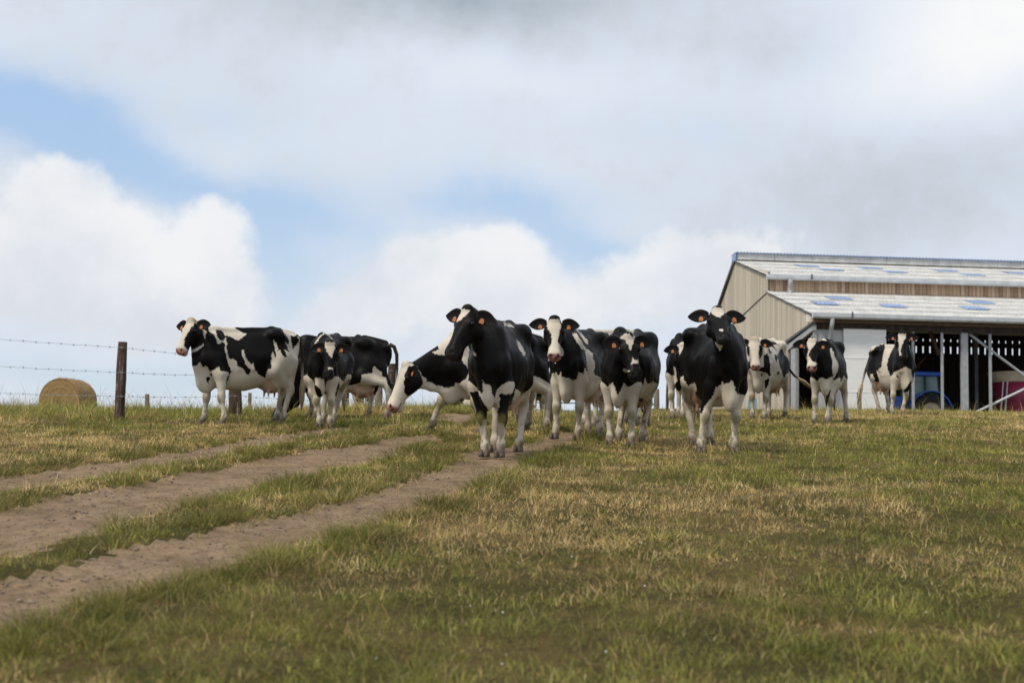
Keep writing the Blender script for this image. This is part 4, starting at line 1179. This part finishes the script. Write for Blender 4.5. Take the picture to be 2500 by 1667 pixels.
# gutters and downpipes
def gutter(l0, l1, g, z):
    prof = [(0, .10), (-.02, .0), (-.07, -.045), (-.13, -.045), (-.17, .0), (-.18, .10), (-.16, .10), (-.15, .015), (-.12, -.025), (-.07, -.025), (-.035, .01), (-.02, .10)]
    mb = MB(); mb.prism([(l0, g + a * 1.25, z + b * 1.6) for a, b in prof], (1, 0, 0), l1 - l0)
    return mb.build('gutter', M['zinc'], barn)
gutter(-.14, LEN, -.27, EAVE - .20); gutter(-.16, LEN, gL - .24, UEAVE - .22)
for p_ in ((1.55, -.50, EAVE - .10), (18.0, -.50, EAVE - .10), (2.0, gL - .48, UEAVE - .13)):
    MB().box(p_, (.06, .05, .26)).build('gutter_bracket', M['dark_trim'], barn)
mb = MB(); mb.tube([(.72, -.38, EAVE - .25), (.72, -.28, EAVE - .6), (.72, -.10, EAVE - .85), (.72, -.10, .0)], .10, 10); mb.build('downpipe', M['steel'], barn, True)
mb = MB(); mb.tube([(.95, gL - .58, UEAVE - .28), (.95, gL - .5, UEAVE - .55), (.95, gL - .28, LTOP - .08), (.95, gL - .62, LTOP - .12)], .11, 10); mb.build('downpipe', M['steel'], barn, True)
# clerestory wall of upright brown boards
cl = MB(); x = .11
k = 0
while x < LEN:
    w_ = .17 + .06 * random.random()
    cl.box((x + w_ / 2, gL + .06 + .012 * (k % 2), (LTOP + UEAVE) / 2 - .22), (w_ - .008, .03, UEAVE - LTOP + .2)); x += w_; k += 1
cl.build('clerestory_wall', M['brown_planks'], barn)
# front of the lower storey
HB = EAVE - .42
MB().box((LEN / 2, .05, EAVE - .30), (LEN, .10, .20)).build('eave_board', M['timber'], barn)
MB().box((LEN / 2, .16, HB - .12), (LEN, .10, .26)).build('header_beam', M['dark_planks'], barn)
MB().box((.84, .22, HB / 2 - .15), (1.30, .06, HB - .12)).build('side_panel', M['grey_panel'], barn)
MB().box((.13, .20, HB / 2 - .1), (.14, .14, HB)).build('corner_post', M['steel'], barn)
d = MB().box((2.28, .10, HB / 2 - .16), (1.86, .06, HB - .1)).build('sliding_door', M['white_panel'], barn, bevel=.01)
for z_ in (.9, 2.35): MB().box((2.28, .065, z_), (1.80, .012, .05)).build('door_rail', M['white_panel'], d)
mb = MB().box((1.47, .22, HB / 2 - .15), (.06, .09, HB - .12)); mb.build('door_jamb', M['grey_planks'], barn)
for l, wd in ((4.42, .11), (5.70, .11), (6.68, .30), (7.83, .12), (12.9, .30), (10.2, .11), (16.0, .11), (19.0, .30)):
    MB().box((l, .20, HB / 2 - .15), (wd, .16 if wd > .2 else .08, HB - .1)).build('post', M['steel'], barn, bevel=.008)
for l, wd in ((6.6, .18), (12.8, .18)):
    for gg in (7.2, 13.4): MB().box((l, gg, 2.6), (wd, .18, 5.4)).build('column', M['steel'], barn)
mb = MB(); mb.tube([(6.95, .34, HB - .25), (10.6, .34, .95)], .055, 6); mb.build('brace', M['zinc'], barn)
mb = MB(); mb.tube([(7.0, .36, .06), (10.2, .36, 1.6)], .055, 6); mb.build('brace', M['zinc'], barn)
mb = MB(); mb.tube([(5.0, 6.9, .3), (7.6, 6.9, 3.1)], .04, 6); mb.build('brace', M['timber'], barn)
mb = MB(); mb.tube([(6.2, 3.2, HB + .55), (6.75, 3.2, HB - .95)], .09, 6); mb.build('brace', M['timber'], barn)
MB().box((LEN / 2 + 1.6, .05, -.02), (LEN - 3.2, .30, .20)).build('floor_kerb', M['concrete'], barn)
MB().box((LEN / 2, 9.4, -.66), (LEN, 18.9, .12)).build('floor_slab', M['concrete'], barn)
# rafters and purlins under the roofs
for l in (.6, 6.6, 12.8, 19.0, 25.2):
    MB().box8([(l - .09, .2, EAVE - .45), (l + .09, .2, EAVE - .45), (l + .09, gL, LTOP - .45), (l - .09, gL, LTOP - .45), (l - .09, .2, EAVE - .16), (l + .09, .2, EAVE - .16), (l + .09, gL, LTOP - .16), (l - .09, gL, LTOP - .16)]).build('rafter', M['timber'], barn)
for t in (.15, .35, .55, .75, .95):
    MB().box((LEN / 2, gf(t, 0, gL), gf(t, EAVE, LTOP) - .16), (LEN, .07, .14)).build('purlin', M['timber'], barn)
# back and end walls: boards with a row of open slits near the top and openings low down
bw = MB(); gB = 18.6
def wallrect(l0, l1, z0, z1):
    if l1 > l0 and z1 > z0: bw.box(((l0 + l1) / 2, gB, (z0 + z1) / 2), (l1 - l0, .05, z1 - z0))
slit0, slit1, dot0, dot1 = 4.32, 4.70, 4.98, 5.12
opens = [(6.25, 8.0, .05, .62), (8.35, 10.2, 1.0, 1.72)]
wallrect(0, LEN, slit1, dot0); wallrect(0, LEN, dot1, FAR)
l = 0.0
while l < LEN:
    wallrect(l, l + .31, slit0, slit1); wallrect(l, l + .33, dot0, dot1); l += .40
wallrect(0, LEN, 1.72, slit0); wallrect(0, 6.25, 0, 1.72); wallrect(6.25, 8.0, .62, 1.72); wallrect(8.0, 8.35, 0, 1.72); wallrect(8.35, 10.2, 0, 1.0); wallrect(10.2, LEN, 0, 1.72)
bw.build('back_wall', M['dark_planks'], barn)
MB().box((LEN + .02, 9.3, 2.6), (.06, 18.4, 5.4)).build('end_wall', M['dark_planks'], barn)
for l0, l1, z0, z1 in opens:
    n = int((l1 - l0) / .03); ls = np.linspace(l0 + .01, l1 - .01, n)
    V = np.concatenate([np.stack([ls, gB + .05 + .03 * np.cos(ls * 2 * math.pi / .25), np.full(n, z)], 1) for z in (z0 + .02, z1 - .02)]); i = np.arange(n - 1)
    mesh_np('translucent_panel', V, [np.stack([i, i + 1, n + i + 1, n + i], 1)], M['translucent'], barn)

# ------------------------------------------------------------------ tractor inside the barn
M['blue_paint'] = material('blue_paint', (.015, .10, .50), .35, mottled((.012, .085, .44), (.02, .12, .55), 3, .35, None, .03))
M['rubber'] = material('tyre_rubber', (.015, .015, .015), .85, mottled((.010, .010, .010), (.03, .027, .024), 12, .85))
M['cab_glass'] = material('cab_glass', (.12, .20, .20), .12, mottled((.09, .16, .16), (.17, .26, .25), 1.2, .12, None, 0))
M['black_metal'] = material('black_metal', (.02, .02, .02), .5)
M['cream'] = material('cream_paint', (.55, .46, .30), .6, mottled((.46, .38, .25), (.60, .52, .36), 3, .6, None, .05))
M['crimson'] = material('crimson_paint', (.30, .02, .07), .45, mottled((.25, .018, .06), (.36, .03, .09), 2, .45, None, .05))
M['beacon'] = material('beacon_orange', (.7, .2, .05), .3)
M['chrome'] = material('mirror', (.8, .8, .8), .1, None, Metallic=1.0)
def bworld(l, g, z): return np.array([B0[0], B0[1], BZ]) + eL * l + eG * g + np.array([0, 0, z])
def build_tractor():
    # local: x to the right in the barn, y deeper into it; front of the tractor faces right
    p = bworld(5.95, 3.1, -.60)
    t = thing('tractor', 'blue tractor with glass cab parked inside the barn behind the posts', 'tractor', tuple(p), math.atan2(eL[1], eL[0]) + math.pi)
    def wheel(x, y, r, w):
        pr = [(r * .55, -w / 2), (r * .9, -w / 2), (r, -w * .36), (r, w * .36), (r * .9, w / 2), (r * .55, w / 2)]
        m_ = MB().lathe(pr, (x, y, r), (0, 1, 0), 28)
        for k in range(18):
            a = 2 * math.pi * k / 18
            m_.box8([(x + math.cos(a + da) * rr, y + yy, r + math.sin(a + da) * rr) for rr in (r * .97, r * 1.035) for da, yy in ((-.05, -w * .42), (.05, -w * .42), (.13, w * .42), (.03, w * .42))])
        wh = m_.build('wheel', M['rubber'], t)
        MB().lathe([(.02, -w * .2), (r * .3, -w * .22), (r * .55, -w * .42), (r * .57, -w * .42), (r * .57, w * .42), (.02, w * .3)], (x, y, r), (0, 1, 0), 24).build('rim', M['cream'], wh)
    for y in (-.82, .82):
        wheel(.0, y, .80, .46); wheel(2.35, y, .56, .36)
    # fenders
    for y in (-.82, .82):
        V = MB(); n = 12
        arc = [(math.cos(a), math.sin(a)) for a in np.linspace(R(12), R(165), n)]
        pts = [(0 + .93 * c, .80 + .93 * s) for c, s in arc] + [(0 + .88 * c, .80 + .88 * s) for c, s in arc[::-1]]
        for k in range(n - 1):
            a, b = arc[k], arc[k + 1]
            V.box8([(.93 * a[0], y - .27, .80 + .93 * a[1]), (.93 * b[0], y - .27, .80 + .93 * b[1]), (.93 * b[0], y + .27, .80 + .93 * b[1]), (.93 * a[0], y + .27, .80 + .93 * a[1]),
                    (.98 * a[0], y - .27, .80 + .98 * a[1]), (.98 * b[0], y - .27, .80 + .98 * b[1]), (.98 * b[0], y + .27, .80 + .98 * b[1]), (.98 * a[0], y + .27, .80 + .98 * a[1])])
        V.build('fender', M['blue_paint'], t)
    MB().box((1.0, 0, .75), (3.0, .5, .5)).build('chassis', M['black_metal'], t, bevel=.03)
    MB().prism([(.95, -.38, .95), (2.75, -.38, .95), (2.85, -.38, 1.15), (2.75, -.38, 1.38), (.95, -.38, 1.55)], (0, 1, 0), .76).build('bonnet', M['blue_paint'], t, bevel=.04)
    MB().box((2.86, 0, 1.15), (.03, .55, .35)).build('grille', M['black_metal'], t)
    MB().tube([(1.5, -.42, 1.4), (1.5, -.42, 2.25)], .04, 8).build('exhaust', M['black_metal'], t)
    cab = MB()
    for x0, x1, y in ((-.55, -.45, -.72), (-.55, -.45, .72), (.92, .72, -.72), (.92, .72, .72), (.15, .15, -.74), (.15, .15, .74)):
        cab.tube([(x0, y, 1.05), (x1, y * .92, 2.42)], .035, 6)
    cab.build('cab_frame', M['black_metal'], t)
    MB().box8([(-.52, -.70, 1.05), (.88, -.70, 1.05), (.88, .70, 1.05), (-.52, .70, 1.05), (-.44, -.64, 2.42), (.70, -.64, 2.42), (.70, .64, 2.42), (-.44, .64, 2.42)]).build('cab_glass', M['cab_glass'], t)
    MB().box((.14, 0, 2.52), (1.55, 1.60, .20)).build('cab_roof', M['blue_paint'], t, bevel=.06)
    MB().tube([(.95, -.76, 1.5), (1.02, -1.0, 1.55), (1.02, -1.02, 1.6)], .015, 6).build('mirror_arm', M['black_metal'], t)
    MB().box((1.02, -1.02, 1.72), (.05, .18, .28)).build('mirror', M['chrome'], t, bevel=.02)
    MB().lathe([(.0, 0), (.06, 0), (.06, .10), (.03, .14), (0, .14)], (1.55, -.42, 2.28), (0, 0, 1), 10).build('beacon', M['beacon'], t)
build_tractor()
def build_mixer():
    p = bworld(11.0, 3.0, -.35)
    t = thing('feed_wagon', 'crimson feed wagon tub with a cream rim inside the barn at the right edge', 'feed wagon', tuple(p), math.atan2(eL[1], eL[0]))
    def ovals(rows, name, mat):
        n = 40; V = []; F = []
        for (rx, ry, z) in rows:
            for k in range(n):
                a = 2 * math.pi * k / n; c, s = math.cos(a), math.sin(a)
                V.append((rx * math.copysign(abs(c) ** .8, c), ry * math.copysign(abs(s) ** .8, s), z))
        for r in range(len(rows) - 1):
            for k in range(n):
                F.append((r * n + k, r * n + (k + 1) % n, (r + 1) * n + (k + 1) % n, (r + 1) * n + k))
        return MB().add(V, F).build(name, mat, t, True)
    ovals([(1.45, 1.0, .55), (1.62, 1.12, 1.2), (1.78, 1.20, 2.02), (1.70, 1.14, 2.02), (1.4, .9, .7)], 'tub', M['crimson'])
    ovals([(1.80, 1.23, 2.0), (1.98, 1.30, 2.46), (1.92, 1.25, 2.46), (1.74, 1.18, 2.0)], 'rim', M['cream'])
    MB().box((0, 0, .5), (2.9, 1.1, .16)).box((-1.7, 0, .45), (1.0, .12, .12)).build('chassis', M['black_metal'], t, bevel=.02)
    for x in (-.5, .5):
        for y in (-.85, .85):
            MB().lathe([(.02, -.12), (.32, -.14), (.42, -.10), (.42, .10), (.32, .14), (.02, .12)], (x, y, .42), (0, 1, 0), 20).build('wheel', M['rubber'], t)
    MB().tube([(-1.75, -1.0, .3), (-1.62, -1.05, 2.0)], .03, 6).build('ladder_rail', M['zinc'], t)
    MB().tube([(-1.95, -1.0, .3), (-1.82, -1.05, 2.0)], .03, 6).build('ladder_rail', M['zinc'], t)
    MB().box((-1.2, -1.0, .30), (.5, .3, .12)).build('discharge_tray', M['beacon'], t, bevel=.02)
build_mixer()

# ------------------------------------------------------------------ fences, posts, gate
def rough_post(name, base, top, w0, w1, mat, parent=None, n=10, seed=1):
    """a split timber post: uneven section, twisted and cracked, sawn top"""
    rs = np.random.default_rng(seed)
    V = []; F = []; rows = 14
    base = np.asarray(base, float); top = np.asarray(top, float)
    prof = rs.uniform(.78, 1.15, n)
    for r in range(rows):
        t = r / (rows - 1)
        c = base + (top - base) * t + np.array([.010 * math.sin(5 * t + seed), .008 * math.sin(4 * t + 2 * seed), 0])
        w = (w0 + (w1 - w0) * t) / 2
        pr = prof * (1 + .10 * np.sin(3 * t * 3 + np.arange(n) * 2.1 + seed)) + rs.uniform(-.04, .04, n)
        for k in range(n):
            a = 2 * math.pi * k / n + .25 * t
            V.append(c + w * pr[k] * np.array([math.cos(a), math.sin(a), 0]))
    for r in range(rows - 1):
        for k in range(n):
            F.append((r * n + k, r * n + (k + 1) % n, (r + 1) * n + (k + 1) % n, (r + 1) * n + k))
    F.append(tuple((rows - 1) * n + k for k in range(n)))
    return MB().add(V, F).build(name, mat, parent, False)
def post_at(px, ytop, Y, wpx, lean=0.0, name='post', mat=None, parent=None, seed=1):
    a = at(px, 1000, Y); g = float(sheet(a[0], a[1]))
    tp_ = at(px + lean, ytop, Y)
    w = 1.18 * wpx / FPX * Y
    return rough_post(name, (a[0], a[1], g - .25), (tp_[0], tp_[1], tp_[2]), w * 1.12, w, mat or M['post'], parent, seed=seed)
def wire(pts, parent, sag=.012, rad=.0028, barb=.16):
    """twisted barbed strand through the given points"""
    mb = MB(); L = []
    for a, b in zip(pts[:-1], pts[1:]):
        n = max(6, int(np.linalg.norm(b - a) / .18))
        for k in range(n):
            t = k / n
            L.append(a + (b - a) * t + np.array([0, 0, -4 * sag * t * (1 - t) + .0035 * math.sin(k * 2.3)]))
    L.append(pts[-1])
    mb.tube(L, rad, 5)
    acc = 0
    for a, b in zip(L[:-1], L[1:]):
        acc += np.linalg.norm(b - a)
        if acc > barb:
            acc = 0
            for s in (1, -1): mb.tube([a + np.array([-.010 * s, .004, -.016]), a + np.array([.010 * s, -.004, .016])], .003, 4)
    return mb.build('barbed_wire', M['wire'], parent)
f1 = thing('barbed_wire_fence', 'barbed wire fence of three strands on dark posts, left of and behind the cows', 'fence', tuple(np.append(at(297, 1000, 21.6)[:2], float(sheet(*at(297, 1000, 21.6)[:2])))))
f1.location = (0, 0, 0)
post_at(295, 835, 21.6, 22, 4, parent=f1, seed=3)
post_at(574, 880, 23.2, 24, -1, parent=f1, seed=5)
post_at(961, 888, 25.0, 20, -2, parent=f1, seed=8)
post_at(-240, 830, 19.6, 26, 0, parent=f1, seed=11)
for ys in ((806, 848, 872, 905), (876, 909, 915, 935), (947, 967, 966, 985)):
    pts = [at(-240, ys[0], 19.5), at(297, ys[1], 21.5), at(574, ys[2], 23.1), at(961, ys[3], 24.9)]
    wire(pts, f1, sag=.02)
# the fence running back over the crest
f2 = thing('post_and_wire_fence', 'post and wire fence running back over the crest, seen beneath the second cow', 'fence', (0, 0, 0))
FP = [(926, 935, 26.2, 17), (881, 928, 28.0, 13), (847, 925, 29.5, 10), (821, 926, 31.0, 9)]
for i, (px, yt, Y, w) in enumerate(FP): post_at(px, yt, Y, w, parent=f2, seed=20 + i, mat=M['post_grey'] if i == 0 else M['post'])
for off in (18, 48, 72):
    wire([at(px, yt + off, Y - .05) for px, yt, Y, w in FP], f2, sag=.02, rad=.006, barb=.3)
def lone(px, yt, Y, w, lean, label, seed, mat='post_grey'):
    o = post_at(px, yt, Y, w, lean, name='fence_post', mat=M[mat], seed=seed)
    tag(o, label, 'post', 'distant fence posts beyond the crest')
lone(362, 962, 34, 9, -3, 'short grey post stub leaning beyond the crest, right of the hay bale', 31)
lone(612, 959, 34, 7, 0, 'thin pale post beyond the crest, under the belly of the broadside cow', 32)
lone(1607, 949, 36, 10, -3, 'stout pale post at the right end of the field gate', 33)
lone(1630, 929, 35, 6, 0, 'tall thin dark post right of the pale gate post', 34, 'post')
lone(1641, 950, 35.5, 8, 0, 'brown post half hidden by legs, right of the thin dark post', 35)
lone(2098, 957, 45, 10, 0, 'short brown post in front of the white barn door', 36)
# tubular field gate on the far side of the crest
gt = thing('field_gate', 'tubular steel field gate beyond the crest, seen through the legs of the herd', 'gate', (0, 0, 0))
GY0 = 37.0
for yy in (922, 943, 963, 982, 1001):
    MB().tube([at(1272, yy - 1, GY0), at(1600, yy + 5, GY0)], .024, 8).build('bar', M['gate'], gt, True)
for px in (1274, 1369, 1480, 1598):
    MB().tube([at(px, 920, GY0 - .03), at(px, 1006, GY0 - .03)], .02, 8).build('upright', M['gate'], gt, True)
# ------------------------------------------------------------------ round hay bale
def build_bale():
    Y = 36.0; top = at(169, 925, Y); r = 112 / 2 / FPX * Y; w = .85
    c = np.array([top[0], top[1], top[2] - r])
    zg = float(sheet(c[0], c[1]))
    rs = np.random.default_rng(5)
    o = thing('hay_bale', 'round golden hay bale half hidden beyond the grassy crest at far left', 'hay bale', (c[0], c[1], min(zg, c[2] - r)), R(-14))
    cz = c[2] - min(zg, c[2] - r)
    n, mrows = 72, 16
    V = []; F = []
    for i in range(mrows + 1):
        y = -w / 2 + w * i / mrows
        e = min(i, mrows - i) / mrows
        rr = r * (1 - .03 * math.exp(-e / .05))
        for k in range(n):
            a = 2 * math.pi * k / n
            q_ = rr * (1 + .012 * math.sin(i * 2.4) + rs.uniform(-.014, .014))
            V.append((q_ * math.cos(a), y, cz + q_ * math.sin(a) * (.985 if math.sin(a) < 0 else 1)))
    for i in range(mrows):
        for k in range(n): F.append((i * n + k, (i + 1) * n + k, (i + 1) * n + (k + 1) % n, i * n + (k + 1) % n))
    def hay(T, b):
        co = obj_co(T)
        n1_ = T.noise(T.vmath('MULTIPLY', co, (14, 3, 14)), 4, 6, .7); n2_ = T.noise(co, 3, 4, .6)
        T.l.new(T.mix(T.mapr(n1_.outputs['Fac'], .3, .7), (.24, .14, .055, 1), (.52, .345, .15, 1)), b.inputs['Base Color'])
        bump(T, b, n1_.outputs['Fac'], 1.0, .05)
    M['hay'] = material('hay', (.4, .28, .12), .9, hay)
    MB().add(V, F).build('roll', M['hay'], o, True)
    for s, y in ((-1, -w / 2), (1, w / 2)):
        V = []; F = []; rings = 12
        for j in range(rings + 1):
            rr = r * .972 * j / rings
            for k in range(n):
                a = 2 * math.pi * k / n
                V.append((rr * math.cos(a), y + s * (.035 * (1 - (j / rings) ** 2) + .012 * math.sin(j * 2.6 + a) + rs.uniform(0, .014)), cz + rr * math.sin(a)))
        for j in range(rings):
            for k in range(n): F.append((j * n + k, j * n + (k + 1) % n, (j + 1) * n + (k + 1) % n, (j + 1) * n + k)[::(1 if s < 0 else -1)])
        MB().add(V, F).build('rolled_end', M['hay'], o, True)
    # loose straws standing off the roll
    mb = MB()
    for k in range(500):
        a = rs.uniform(0, math.pi); y = rs.uniform(-w / 2, w / 2); p_ = np.array([r * math.cos(a), y, cz + r * math.sin(a)])
        dv = np.array([math.cos(a), rs.normal(0, .6), math.sin(a)]) * rs.uniform(.02, .06) + np.array([-math.sin(a), 0, math.cos(a)]) * rs.normal(0, .05)
        sv = np.array([0, .004, 0])
        mb.add([p_ - sv, p_ + sv, p_ + dv], [(0, 1, 2)])
    mb.build('loose_straw', M['hay'], o)
build_bale()
